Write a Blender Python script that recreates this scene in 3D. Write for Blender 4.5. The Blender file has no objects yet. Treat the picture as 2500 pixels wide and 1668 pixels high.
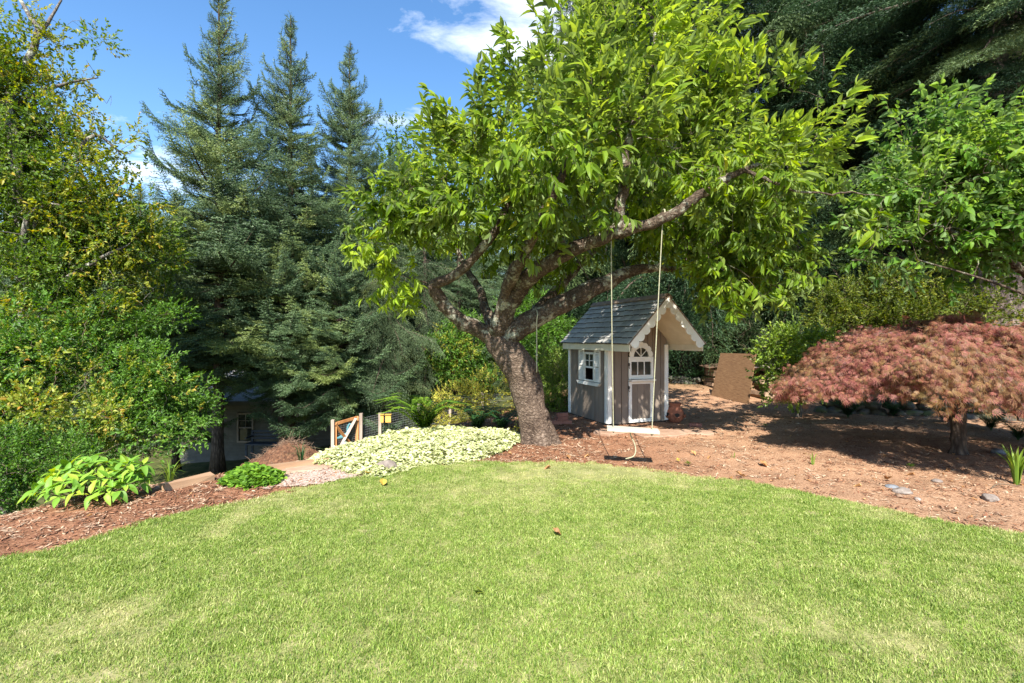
import bpy, math, random
import numpy as np
from mathutils import Vector, Matrix
random.seed(7); rng = np.random.default_rng(7)
S = bpy.context.scene; C = S.collection
R = math.radians
F = 1200.0; HZ = 825.0; CAMZ = 1.5           # focal length / horizon row in photo pixels (2500 wide), eye height
# ------------------------------------------------------------------ camera, sky, sun, exposure
cam = bpy.data.cameras.new('camera'); camo = bpy.data.objects.new('camera', cam); C.objects.link(camo)
camo.location = (0, 0, CAMZ); camo.rotation_euler = (R(90), 0, 0)
cam.sensor_width = 36; cam.lens = 36 * F / 2500; cam.shift_y = -(834 - HZ) / 2500
cam.clip_start = 0.05; cam.clip_end = 3000; S.camera = camo
SUN_EL = 46.0; SUN_AZ = -6.0                  # sun stands behind the camera, a little to the left
sun = bpy.data.lights.new('sun', 'SUN'); suno = bpy.data.objects.new('sun', sun); C.objects.link(suno)
sun.energy = 5.0; sun.angle = R(0.53); sun.color = (1, .955, .87)
sd = Vector((math.sin(R(SUN_AZ)) * math.cos(R(SUN_EL)), -math.cos(R(SUN_AZ)) * math.cos(R(SUN_EL)), math.sin(R(SUN_EL))))
suno.rotation_euler = sd.to_track_quat('Z', 'Y').to_euler(); suno.location = (0, -5, 20)
S.view_settings.view_transform = 'Standard'; S.view_settings.look = 'None'
S.view_settings.exposure = 1.38; S.view_settings.gamma = 1.0; S.view_settings.use_curve_mapping = False
S.cycles.max_bounces = 8; S.cycles.diffuse_bounces = 4; S.cycles.glossy_bounces = 3; S.cycles.transmission_bounces = 6
S.cycles.transparent_max_bounces = 6; S.cycles.caustics_reflective = False; S.cycles.caustics_refractive = False; S.cycles.use_denoising = True; S.cycles.denoising_prefilter = 'NONE'

def nod(nt, typ, loc=(0, 0), **kw):
    n = nt.nodes.new(typ); n.location = loc
    for k, v in kw.items(): setattr(n, k, v)
    return n
def ln(nt, a, b): nt.links.new(a, b)
def mth(nt, op, a, b=None, clamp=False):
    n = nt.nodes.new('ShaderNodeMath'); n.operation = op; n.use_clamp = clamp
    for i, v in enumerate((a, b)):
        if v is None: continue
        if isinstance(v, (int, float)): n.inputs[i].default_value = v
        else: nt.links.new(v, n.inputs[i])
    return n.outputs[0]

W = bpy.data.worlds.new('World'); S.world = W; W.use_nodes = True; wt = W.node_tree; wt.nodes.clear()
wo = nod(wt, 'ShaderNodeOutputWorld'); bg = nod(wt, 'ShaderNodeBackground'); bg.inputs[1].default_value = 0.078
sky = nod(wt, 'ShaderNodeTexSky'); sky.sky_type = 'NISHITA'; sky.sun_disc = False
sky.sun_elevation = R(SUN_EL); sky.sun_rotation = R(180 + SUN_AZ); sky.altitude = 100; sky.air_density = 1.0; sky.dust_density = 0.3; sky.ozone_density = 1.3
tc = nod(wt, 'ShaderNodeTexCoord'); sep = nod(wt, 'ShaderNodeSeparateXYZ'); ln(wt, tc.outputs['Generated'], sep.inputs[0])
# clouds: on a flat layer, direction projected to (x/z, y/z)
zz = mth(wt, 'MAXIMUM', sep.outputs[2], .03)
cx = mth(wt, 'DIVIDE', sep.outputs[0], zz); cy = mth(wt, 'DIVIDE', sep.outputs[1], zz)
def cloud_bump(x0, y0, rx, ry, rot=0.0, amp=1.0):
    dx = mth(wt, 'SUBTRACT', cx, x0); dy = mth(wt, 'SUBTRACT', cy, y0)
    c, s = math.cos(rot), math.sin(rot)
    u = mth(wt, 'ADD', mth(wt, 'MULTIPLY', dx, c), mth(wt, 'MULTIPLY', dy, s))
    v = mth(wt, 'ADD', mth(wt, 'MULTIPLY', dx, -s), mth(wt, 'MULTIPLY', dy, c))
    q = mth(wt, 'ADD', mth(wt, 'POWER', mth(wt, 'DIVIDE', u, rx), 2.0), mth(wt, 'POWER', mth(wt, 'DIVIDE', v, ry), 2.0))
    return mth(wt, 'MULTIPLY', mth(wt, 'POWER', 2.718, mth(wt, 'MULTIPLY', q, -1.0)), amp)
cv = nod(wt, 'ShaderNodeCombineXYZ'); ln(wt, cx, cv.inputs[0]); ln(wt, cy, cv.inputs[1])
nz = nod(wt, 'ShaderNodeTexNoise'); nz.inputs['Scale'].default_value = 4.2; nz.inputs['Detail'].default_value = 9; nz.inputs['Roughness'].default_value = .62
nz.inputs['Distortion'].default_value = .35
mp = nod(wt, 'ShaderNodeMapping'); mp.inputs['Location'].default_value = (3.1, 1.7, .4); mp.inputs['Scale'].default_value = (.8, .9, 1); ln(wt, cv.outputs[0], mp.inputs[0]); ln(wt, mp.outputs[0], nz.inputs['Vector'])
bumps = cloud_bump(.02, 1.70, .36, .19, .3, 1.25)
for a in ((.20, 1.50, .3, .12, .2, .8), (-.52, 2.25, .32, .14, 0, .95), (-.15, 1.40, .5, .035, .1, .7), (.9, 1.8, .6, .5, 0, .8), (-2.15, 2.9, .5, .6, 0, .9), (-.6, 5.2, 4, 1.5, 0, .8), (1.8, -1.2, .7, .5, 0, .8), (-2, -2.5, 1.2, .8, .5, .8), (3.5, 2.4, 1.3, .8, 0, .8)):
    bumps = mth(wt, 'ADD', bumps, cloud_bump(*a))
dens = mth(wt, 'SUBTRACT', mth(wt, 'ADD', mth(wt, 'MULTIPLY', nz.outputs[0], 1.9), mth(wt, 'MULTIPLY', bumps, .72)), 1.33)
dens = mth(wt, 'MULTIPLY', mth(wt, 'MULTIPLY', dens, 1.4, clamp=True), .92)
mix = nod(wt, 'ShaderNodeMix', data_type='RGBA'); ln(wt, dens, mix.inputs[0])
hs = nod(wt, 'ShaderNodeHueSaturation'); hs.inputs['Saturation'].default_value = 1.22; hs.inputs['Value'].default_value = 1.42; ln(wt, sky.outputs[0], hs.inputs['Color'])
ln(wt, hs.outputs[0], mix.inputs[6]); mix.inputs[7].default_value = (8.6, 9.0, 9.6, 1)
ln(wt, mix.outputs[2], bg.inputs[0]); ln(wt, bg.outputs[0], wo.inputs[0])

# ------------------------------------------------------------------ helpers
def P(px, py, Z):            # a point of the place, from where it shows in the photograph and how far away it stands
    return np.array([(px - 1250) * Z / F, Z, CAMZ - (py - HZ) * Z / F])
def G(px, py):               # the same for a point on the level ground
    Z = F * CAMZ / (py - HZ); return ((px - 1250) * Z / F, Z)
def unit(v): v = np.asarray(v, float); return v / (np.linalg.norm(v, axis=-1, keepdims=True) + 1e-9)
def tagit(o, label=None, cat=None, group=None, kind=None):
    if label: o['label'] = label
    if cat: o['category'] = cat
    if group: o['group'] = group
    if kind: o['kind'] = kind
    return o
def empty(name, loc, label, cat, group=None, rz=0):
    o = bpy.data.objects.new(name, None); C.objects.link(o); o.location = loc; o.rotation_euler = (0, 0, rz); o.empty_display_size = .1
    return tagit(o, label, cat, group)
def link(name, me, parent=None, loc=None):
    o = bpy.data.objects.new(name, me); C.objects.link(o)
    if parent is not None: o.parent = parent
    if loc is not None: o.location = loc
    return o
def mkmesh(V, Fc, mats, mi=None, smooth=False, name='mesh'):
    me = bpy.data.meshes.new(name); V = np.asarray(V, float)
    me.vertices.add(len(V)); me.vertices.foreach_set('co', V.ravel())
    if len(Fc):
        cnt = np.array([len(f) for f in Fc]); flat = np.fromiter((i for f in Fc for i in f), int, cnt.sum())
        me.loops.add(len(flat)); me.loops.foreach_set('vertex_index', flat)
        me.polygons.add(len(cnt)); me.polygons.foreach_set('loop_start', np.concatenate([[0], np.cumsum(cnt)[:-1]]))
        me.polygons.foreach_set('loop_total', cnt)
        if mi is not None: me.polygons.foreach_set('material_index', np.asarray(mi, int))
        me.polygons.foreach_set('use_smooth', np.full(len(cnt), smooth))
    for m in (mats if isinstance(mats, (list, tuple)) else [mats]): me.materials.append(m)
    me.update(); me.validate(); return me
class MB:
    def __init__(s): s.v = []; s.f = []; s.m = []; s.n = 0
    def add(s, V, Fc, m=0):
        V = np.asarray(V, float).reshape(-1, 3); s.v.append(V); s.f += [tuple(i + s.n for i in f) for f in Fc]; s.m += [m] * len(Fc); s.n += len(V); return s
    def box(s, c, size, rot=None, m=0, jit=0):
        h = np.array(size) / 2; V = np.array([(x, y, z) for z in (-1, 1) for y in (-1, 1) for x in (-1, 1)], float) * h
        if jit: V += rng.normal(0, jit, V.shape)
        if rot is not None: V = V @ np.array(rot.to_3x3() if hasattr(rot, 'to_3x3') else rot).T
        return s.add(V + np.array(c), [(0, 2, 3, 1), (4, 5, 7, 6), (0, 1, 5, 4), (2, 6, 7, 3), (0, 4, 6, 2), (1, 3, 7, 5)], m)
    def bar(s, a, b, w, h, up=(0, 0, 1), m=0):
        a = np.array(a, float); b = np.array(b, float); d = unit(b - a); x = unit(np.cross(d, up)); z = np.cross(x, d)
        M = np.stack([x, d, z], 1); return s.box((a + b) / 2, (w, np.linalg.norm(b - a), h), M, m)
    def tube(s, pts, rad, n=8, m=0, rough=0.0, cap=True):
        pts = np.asarray(pts, float); k = len(pts); rad = np.broadcast_to(rad, (k,)); T = unit(np.gradient(pts, axis=0))
        ref = np.array([0, 0, 1.]) if abs(T[0][2]) < .9 else np.array([1., 0, 0]); u = unit(np.cross(T[0], ref)); V = []
        for i in range(k):
            u = unit(u - T[i] * np.dot(u, T[i])); w = np.cross(T[i], u)
            a = np.arange(n) * 2 * math.pi / n; r = rad[i] * (1 + (rng.normal(0, rough, n) if rough else 0))
            V.append(pts[i] + (np.cos(a) * r)[:, None] * u + (np.sin(a) * r)[:, None] * w)
        Fc = [(i * n + j, i * n + (j + 1) % n, (i + 1) * n + (j + 1) % n, (i + 1) * n + j) for i in range(k - 1) for j in range(n)]
        if cap: Fc += [tuple(range(n))[::-1], tuple((k - 1) * n + j for j in range(n))]
        return s.add(np.concatenate(V), Fc, m)
    def prism(s, outline, t, M=None, o=(0, 0, 0), m=0):   # outline in x,z plane, thickness t along y
        n = len(outline); V = np.array([(x, -t / 2, z) for x, z in outline] + [(x, t / 2, z) for x, z in outline])
        if M is not None: V = V @ np.asarray(M).T
        return s.add(V + np.array(o), [tuple(range(n)), tuple(range(2 * n - 1, n - 1, -1))] + [(i, i + n, (i + 1) % n + n, (i + 1) % n) for i in range(n)], m)
    def mesh(s, mats, smooth=False, name='mesh'): return mkmesh(np.concatenate(s.v), s.f, mats, s.m, smooth, name)
    def build(s, name, mats, parent=None, loc=None, smooth=False): return link(name, s.mesh(mats, smooth, name), parent, loc)
def vnoise(p, sc=1.0, seed=0):       # value noise 0..1, p (N,3)
    p = np.asarray(p, float) * sc + seed * 17.31; i = np.floor(p).astype(np.int64); f = p - i; f = f * f * (3 - 2 * f); out = 0
    for dx in (0, 1):
        for dy in (0, 1):
            for dz in (0, 1):
                h = (i[:, 0] + dx) * 374761393 + (i[:, 1] + dy) * 668265263 + (i[:, 2] + dz) * 2147483647 + seed * 1013
                h = (h ^ (h >> 13)) * 1274126177; h = ((h ^ (h >> 16)) & 0xffff) / 65535.0
                out = out + h * (f[:, 0] if dx else 1 - f[:, 0]) * (f[:, 1] if dy else 1 - f[:, 1]) * (f[:, 2] if dz else 1 - f[:, 2])
    return out
def fbm(p, sc=1.0, seed=0, o=3): return sum(vnoise(p, sc * 2 ** k, seed + k) * .5 ** k for k in range(o)) / sum(.5 ** k for k in range(o))
def curve(pts, n):                   # Catmull-Rom through control points
    pts = np.asarray(pts, float); p = np.vstack([2 * pts[0] - pts[1], pts, 2 * pts[-1] - pts[-2]]); out = []
    for t in np.linspace(0, len(pts) - 1 - 1e-6, n):
        i = int(t); f = t - i; a, b, c, d = p[i:i + 4]
        out.append(.5 * ((2 * b) + (c - a) * f + (2 * a - 5 * b + 4 * c - d) * f * f + (3 * b - a - 3 * c + d) * f ** 3))
    return np.array(out)

# ------------------------------------------------------------------ materials
def rgb(c): return (*c, 1) if len(c) == 3 else c
def newmat(name):
    m = bpy.data.materials.new(name); m.use_nodes = True; nt = m.node_tree; nt.nodes.clear(); out = nod(nt, 'ShaderNodeOutputMaterial'); return m, nt, out
def ramp(nt, fac, stops):
    r = nod(nt, 'ShaderNodeValToRGB'); e = r.color_ramp.elements
    while len(e) < len(stops): e.new(.5)
    for el, (p, c) in zip(e, stops): el.position = p; el.color = rgb(c)
    ln(nt, fac, r.inputs[0]); return r.outputs[0]
def noise(nt, scale, detail=4, rough=.55, vec=None, dist=0):
    n = nod(nt, 'ShaderNodeTexNoise'); n.inputs['Scale'].default_value = scale; n.inputs['Detail'].default_value = detail; n.inputs['Roughness'].default_value = rough; n.inputs['Distortion'].default_value = dist
    if vec is not None: ln(nt, vec, n.inputs['Vector'])
    return n.outputs[0]
def coords(nt, scale=(1, 1, 1), kind='Object', rot=(0, 0, 0)):
    t = nod(nt, 'ShaderNodeTexCoord'); m = nod(nt, 'ShaderNodeMapping'); m.inputs['Scale'].default_value = scale; m.inputs['Rotation'].default_value = rot; ln(nt, t.outputs[kind], m.inputs[0]); return m.outputs[0]
def world_pos(nt, scale=(1, 1, 1)):
    t = nod(nt, 'ShaderNodeNewGeometry'); m = nod(nt, 'ShaderNodeMapping'); m.inputs['Scale'].default_value = scale; ln(nt, t.outputs['Position'], m.inputs[0]); return m.outputs[0]
def solid(name, stops, nscale=8, stretch=(1, 1, 1), rough=.75, bump=.3, bscale=40, bdist=.004, spec=.3, metal=0, detail=5):
    m, nt, out = newmat(name); b = nod(nt, 'ShaderNodeBsdfPrincipled'); ln(nt, b.outputs[0], out.inputs[0])
    b.inputs['Roughness'].default_value = rough; b.inputs['Metallic'].default_value = metal; b.inputs['Specular IOR Level'].default_value = spec
    v = coords(nt, stretch); n = noise(nt, nscale, detail, .6, v)
    oi = nod(nt, 'ShaderNodeObjectInfo'); f = mth(nt, 'ADD', n, mth(nt, 'MULTIPLY', mth(nt, 'SUBTRACT', oi.outputs['Random'], .5), .22))
    ln(nt, ramp(nt, f, stops), b.inputs['Base Color'])
    if bump:
        bn = nod(nt, 'ShaderNodeBump'); bn.inputs['Strength'].default_value = bump; bn.inputs['Distance'].default_value = bdist; ln(nt, noise(nt, bscale, 6, .65, v), bn.inputs['Height']); ln(nt, bn.outputs[0], b.inputs['Normal'])
    return m
def leafmat(name, stops, trans=.35, tint=None, tcol=None, rough=.5, spec=.24, dark=.55, gam=1.25, back=None):
    """leaf colour from a random value per leaf and per sprig; attribute 'tint' (0..1, set per sprig) mixes towards tint stops"""
    m, nt, out = newmat(name); g = nod(nt, 'ShaderNodeNewGeometry'); oi = nod(nt, 'ShaderNodeObjectInfo')
    f = mth(nt, 'FRACT', mth(nt, 'ADD', g.outputs['Random Per Island'], mth(nt, 'MULTIPLY', oi.outputs['Random'], .61)))
    f2 = mth(nt, 'ADD', mth(nt, 'MULTIPLY', f, .6), mth(nt, 'MULTIPLY', oi.outputs['Random'], .4))
    stops = [(p_, tuple(v * (dark if i == 0 else 1) for v in c)) for i, (p_, c) in enumerate(stops)]; col = ramp(nt, mth(nt, 'POWER', f2, gam), stops)
    if tint:
        a = nod(nt, 'ShaderNodeAttribute', attribute_type='INSTANCER', attribute_name='tint'); mx = nod(nt, 'ShaderNodeMix', data_type='RGBA')
        fr = mth(nt, 'ADD', a.outputs['Fac'], mth(nt, 'MULTIPLY', mth(nt, 'SUBTRACT', f, .5), .5)); w = mth(nt, 'MULTIPLY', mth(nt, 'GREATER_THAN', a.outputs['Fac'], .02), fr, clamp=True)
        ln(nt, w, mx.inputs[0]); ln(nt, col, mx.inputs[6]); ln(nt, ramp(nt, f2, tint), mx.inputs[7]); col = mx.outputs[2]
    if back:
        mb = nod(nt, 'ShaderNodeMix', data_type='RGBA'); ln(nt, g.outputs['Backfacing'], mb.inputs[0]); ln(nt, col, mb.inputs[6])
        mm = nod(nt, 'ShaderNodeMix', data_type='RGBA'); mm.inputs[0].default_value = .4; ln(nt, col, mm.inputs[6]); mm.inputs[7].default_value = rgb(back); ln(nt, mm.outputs[2], mb.inputs[7]); col = mb.outputs[2]
    b = nod(nt, 'ShaderNodeBsdfPrincipled'); b.inputs['Roughness'].default_value = rough; b.inputs['Specular IOR Level'].default_value = spec; ln(nt, col, b.inputs['Base Color'])
    t = nod(nt, 'ShaderNodeBsdfTranslucent'); hs = nod(nt, 'ShaderNodeHueSaturation'); hs.inputs['Saturation'].default_value = 1.15; hs.inputs['Value'].default_value = 1.7; hs.inputs['Hue'].default_value = .485; ln(nt, col, hs.inputs['Color']); ln(nt, hs.outputs[0], t.inputs[0])
    mx = nod(nt, 'ShaderNodeMixShader'); mx.inputs[0].default_value = trans; ln(nt, b.outputs[0], mx.inputs[1]); ln(nt, t.outputs[0], mx.inputs[2]); ln(nt, mx.outputs[0], out.inputs[0])
    return m
def barkmat(name, dark, mid, light, sc=7, lichen=None, vs=.35, bd=.03):
    m, nt, out = newmat(name); b = nod(nt, 'ShaderNodeBsdfPrincipled'); ln(nt, b.outputs[0], out.inputs[0]); b.inputs['Roughness'].default_value = .85; b.inputs['Specular IOR Level'].default_value = .25
    v = world_pos(nt, (1, 1, vs)); vo = nod(nt, 'ShaderNodeTexVoronoi', feature='DISTANCE_TO_EDGE'); vo.inputs['Scale'].default_value = sc * 2.2
    w = nod(nt, 'ShaderNodeVectorMath', operation='ADD'); ln(nt, v, w.inputs[0]); nn = nod(nt, 'ShaderNodeTexNoise'); nn.inputs['Scale'].default_value = sc; ln(nt, v, nn.inputs['Vector'])
    sc_ = nod(nt, 'ShaderNodeVectorMath', operation='SCALE'); sc_.inputs['Scale'].default_value = .12; ln(nt, nn.outputs['Color'], sc_.inputs[0]); ln(nt, sc_.outputs[0], w.inputs[1]); ln(nt, w.outputs[0], vo.inputs['Vector'])
    crack = mth(nt, 'MULTIPLY', vo.outputs['Distance'], 3.2, clamp=True)
    n1 = noise(nt, sc * 3, 7, .7, v); f = mth(nt, 'MULTIPLY', mth(nt, 'ADD', mth(nt, 'MULTIPLY', crack, .30), mth(nt, 'MULTIPLY', noise(nt, sc * .35, 5, .65, v), .95)), n1)
    col = ramp(nt, f, [(.14, dark), (.34, mid), (.58, light)])
    if lichen:
        mx = nod(nt, 'ShaderNodeMix', data_type='RGBA'); ln(nt, ramp(nt, noise(nt, sc * .55, 6, .75, world_pos(nt)), [(.52, (0, 0, 0)), (.62, (1, 1, 1))]), mx.inputs[0]); ln(nt, col, mx.inputs[6]); mx.inputs[7].default_value = rgb(lichen); col = mx.outputs[2]
    ln(nt, col, b.inputs['Base Color'])
    bn = nod(nt, 'ShaderNodeBump'); bn.inputs['Strength'].default_value = .9; bn.inputs['Distance'].default_value = bd; ln(nt, mth(nt, 'ADD', mth(nt, 'MULTIPLY', crack, .35), mth(nt, 'MULTIPLY', n1, 1.6)), bn.inputs['Height']); ln(nt, bn.outputs[0], b.inputs['Normal'])
    return m
M = {}
M['bark'] = barkmat('cherry_bark', (.035, .022, .015), (.15, .105, .075), (.34, .26, .20), 8, None, 1.3, .03)
M['bark_limb'] = barkmat('cherry_limb_bark', (.022, .015, .010), (.10, .07, .048), (.24, .195, .145), 9, (.36, .36, .27), 1)
M['conifer_bark'] = barkmat('conifer_bark', (.02, .013, .010), (.10, .070, .052), (.24, .18, .14), 6, None, .25)
M['fir_bark'] = barkmat('fir_bark', (.05, .035, .03), (.26, .20, .165), (.48, .40, .34), 4, None, .3, .06)
M['grey_bark'] = barkmat('grey_bark', (.03, .025, .02), (.16, .14, .12), (.34, .31, .28), 7, (.36, .38, .30), .5)
M['twig'] = solid('twig_bark', [(.3, (.05, .035, .022)), (.7, (.16, .12, .08))], 20, bump=0)
M['cherry_leaf'] = leafmat('cherry_leaf', [(0, (.035, .085, .008)), (.45, (.125, .215, .013)), (.85, (.23, .33, .018)), (1, (.40, .38, .03))], .44, tint=[(0, (.21, .35, .018)), (1, (.38, .48, .03))], back=(.24, .29, .12))
M['cherry2_leaf'] = leafmat('round_leaf', [(0, (.05, .14, .016)), (.6, (.11, .23, .024)), (1, (.18, .31, .03))], .42, tint=[(0, (.20, .34, .02)), (1, (.28, .40, .03))], back=(.2, .27, .13))
M['spruce'] = leafmat('spruce_needles', [(0, (.035, .075, .034)), (.5, (.092, .155, .068)), (1, (.18, .25, .10))], .12, tint=[(0, (.16, .22, .06)), (1, (.22, .27, .07))], rough=.5, spec=.35)
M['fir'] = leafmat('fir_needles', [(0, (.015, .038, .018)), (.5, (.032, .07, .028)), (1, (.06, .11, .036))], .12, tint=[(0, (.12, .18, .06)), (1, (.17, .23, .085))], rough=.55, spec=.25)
M['grey_fir'] = leafmat('hemlock_needles', [(0, (.07, .11, .06)), (.5, (.11, .16, .08)), (1, (.17, .22, .10))], .15, tint=[(0, (.2, .24, .1)), (1, (.2, .26, .1))], rough=.55, spec=.25)
M['tree_leaf'] = leafmat('woodland_leaf', [(0, (.05, .11, .014)), (.5, (.10, .18, .02)), (.9, (.18, .26, .028)), (1, (.28, .26, .03))], .38, tint=[(0, (.26, .32, .03)), (.75, (.38, .36, .035)), (1, (.40, .22, .03))], spec=.3)
M['bush_leaf'] = leafmat('hedge_leaf', [(0, (.045, .12, .014)), (.6, (.10, .22, .022)), (1, (.17, .30, .035))], .34, tint=[(0, (.26, .36, .04)), (.7, (.36, .36, .05)), (1, (.45, .20, .04))], spec=.4)
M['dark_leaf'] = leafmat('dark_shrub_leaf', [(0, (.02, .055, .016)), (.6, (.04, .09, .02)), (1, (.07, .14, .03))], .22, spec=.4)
M['yellow_leaf'] = leafmat('yellow_green_leaf', [(0, (.04, .075, .012)), (.5, (.11, .155, .02)), (1, (.26, .27, .04))], .38)
M['gold_leaf'] = leafmat('golden_leaf', [(0, (.34, .46, .06)), (.45, (.60, .58, .10)), (.8, (.62, .46, .10)), (1, (.48, .26, .08))], .35)
M['cover_leaf'] = leafmat('pale_groundcover_leaf', [(0, (.10, .15, .035)), (.2, (.33, .37, .14)), (.5, (.54, .55, .30)), (1, (.69, .68, .47))], .25, rough=.5, spec=.3)
M['big_leaf'] = leafmat('broad_leaf', [(0, (.07, .19, .03)), (.45, (.17, .33, .035)), (.8, (.32, .42, .045)), (.95, (.45, .38, .06)), (1, (.42, .20, .05))], .3, rough=.5, spec=.3)
M['rhodo_leaf'] = leafmat('rhododendron_leaf', [(0, (.09, .18, .022)), (.6, (.20, .30, .035)), (1, (.38, .44, .07))], .3, rough=.4, spec=.45)
M['vine_leaf'] = leafmat('vine_leaf', [(0, (.05, .13, .014)), (.6, (.14, .28, .025)), (1, (.26, .38, .04))], .34)
M['fern_leaf'] = leafmat('fern_leaf', [(0, (.09, .20, .02)), (.6, (.17, .30, .03)), (1, (.30, .38, .05))], .38)
M['dark_fern'] = leafmat('dark_fern_leaf', [(0, (.02, .07, .025)), (1, (.05, .13, .035))], .25)
M['red_leaf'] = leafmat('laceleaf', [(0, (.10, .03, .03)), (.25, (.22, .065, .06)), (.45, (.36, .14, .11)), (.65, (.27, .14, .07)), (.82, (.13, .10, .03)), (1, (.36, .035, .05))], .30, tint=[(0, (.08, .09, .02)), (.5, (.20, .15, .045)), (1, (.36, .22, .09))], rough=.5, spec=.25)
M['grass'] = leafmat('grass_blade', [(0, (.075, .15, .022)), (.4, (.19, .285, .043)), (.75, (.32, .40, .088)), (1, (.66, .60, .30))], .30, tint=[(0, (.34, .38, .11)), (.6, (.48, .45, .20)), (1, (.62, .54, .32))], rough=.5, spec=.3)
M['iris'] = leafmat('strap_leaf', [(0, (.10, .25, .03)), (1, (.28, .38, .05))], .3)
M['dry'] = leafmat('dry_leaf', [(0, (.20, .09, .04)), (.5, (.38, .20, .08)), (1, (.55, .36, .16))], .2)
M['yellow_fallen'] = leafmat('yellow_fallen_leaf', [(0, (.55, .35, .06)), (1, (.72, .50, .10))], .2)
M['chip'] = leafmat('bark_chip', [(0, (.09, .035, .02)), (.45, (.20, .085, .045)), (.8, (.31, .15, .08)), (1, (.46, .30, .18))], .0, rough=.8, tint=[(0, (.30, .20, .13)), (1, (.58, .44, .30))])
M['white'] = solid('white_paint', [(.3, (.68, .66, .60)), (.7, (.82, .80, .75))], 6, rough=.5, bump=.15, bscale=30)
M['cream'] = solid('cream_paint', [(.3, (.60, .55, .42)), (.7, (.74, .69, .55))], 5, rough=.6, bump=.15)
M['taupe'] = solid('taupe_siding', [(.3, (.175, .138, .108)), (.7, (.235, .188, .150))], 5, (1, 1, .3), rough=.65, bump=.3, bscale=60)
M['shingle'] = solid('grey_shingle', [(.25, (.17, .165, .16)), (.5, (.31, .30, .28)), (.8, (.44, .42, .38))], 9, (1, .25, 1), rough=.85, bump=.6, bscale=50, bdist=.008)
M['butt'] = solid('dark_shingle_end', [(.3, (.04, .035, .03)), (.7, (.09, .08, .07))], 9, bump=0)  # dark tone for the shingle butt faces, so each course ends in a dark line
M['shingle_brown'] = solid('weathered_ridge_board', [(.3, (.13, .085, .06)), (.7, (.28, .20, .14))], 9, (.2, 1, 1))
M['glass'] = solid('window_glass', [(.3, (.03, .035, .03)), (.7, (.05, .055, .045))], 3, rough=.06, bump=0, spec=.7)
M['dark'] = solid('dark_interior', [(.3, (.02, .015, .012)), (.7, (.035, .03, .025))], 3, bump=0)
M['metal'] = solid('black_iron', [(.3, (.03, .03, .03)), (.7, (.07, .06, .055))], 20, rough=.5, bump=0)
M['seat'] = solid('pale_seat_board', [(.3, (.34, .29, .22)), (.7, (.50, .45, .37))], 10, (.2, 1, 1), bump=.3)
M['rope'] = solid('rope', [(.3, (.26, .24, .15)), (.7, (.42, .40, .27))], 60, bump=.6, bscale=150)
M['panel'] = solid('weathered_plywood', [(.28, (.10, .05, .024)), (.5, (.19, .105, .05)), (.72, (.28, .17, .09))], 9, (.8, .8, 16), rough=.8, bump=.4)
M['terra'] = solid('terracotta', [(.3, (.20, .065, .035)), (.7, (.34, .13, .075))], 7, bump=.3)
M['brick'] = solid('brick', [(.3, (.17, .065, .05)), (.7, (.30, .13, .09))], 12, bump=.5)
M['gatewood'] = solid('gate_wood', [(.3, (.36, .15, .05)), (.7, (.55, .27, .11))], 8, (1, 1, .15), bump=.3)
M['post'] = solid('weathered_post', [(.3, (.26, .20, .16)), (.7, (.44, .36, .30))], 10, (1, 1, .15), bump=.4)
M['honey'] = solid('honey_wood', [(.3, (.55, .30, .06)), (.7, (.70, .44, .12))], 10, (.2, 1, 1), bump=.2)
M['wire'] = solid('galvanised_wire', [(.3, (.35, .36, .37)), (.7, (.5, .5, .5))], 5, rough=.45, metal=.6, bump=0)
M['siding'] = solid('grey_siding', [(.3, (.13, .12, .10)), (.7, (.19, .175, .155))], 4, rough=.7, bump=.1)
M['roofgrey'] = solid('grey_roof', [(.3, (.20, .20, .21)), (.7, (.36, .36, .37))], 14, bump=.5)
M['blue'] = solid('dark_blue_paint', [(.3, (.03, .045, .075)), (.7, (.06, .08, .12))], 6, rough=.4, bump=0)
M['teal'] = solid('turquoise_paint', [(.3, (.05, .17, .21)), (.7, (.09, .26, .30))], 6, rough=.4, bump=0)
M['rock'] = solid('rock', [(.3, (.13, .10, .085)), (.55, (.24, .20, .17)), (.8, (.38, .33, .29))], 9, bump=.8, bscale=18, bdist=.02)
M['dark_rock'] = solid('mossy_rock', [(.3, (.04, .035, .03)), (.5, (.11, .10, .085)), (.7, (.08, .10, .04))], 6, bump=.8, bscale=18, bdist=.02)
M['blue_rock'] = solid('blue_grey_pebble', [(.3, (.13, .14, .15)), (.7, (.24, .25, .27))], 9, bump=.3)
M['flag'] = solid('pink_flagstone', [(.3, (.26, .155, .10)), (.7, (.40, .27, .19))], 4, bump=.5, bscale=25, bdist=.01)
M['log'] = solid('split_log', [(.3, (.10, .06, .04)), (.7, (.26, .17, .11))], 10, (1, 1, .3), bump=.6)
M['log_end'] = solid('log_end', [(.3, (.24, .15, .09)), (.7, (.40, .29, .19))], 10, bump=.4)
M['slab'] = solid('pale_slab', [(.3, (.34, .28, .24)), (.7, (.55, .48, .42))], 5, bump=.5)
M['brush'] = solid('brush_heap', [(.3, (.07, .03, .015)), (.5, (.17, .08, .04)), (.7, (.30, .16, .09))], 14, bump=.9, bscale=30, bdist=.03)
M['timber'] = solid('edging_timber', [(.3, (.24, .14, .08)), (.7, (.42, .27, .16))], 6, (.15, 1, 1), bump=.5)

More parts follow.
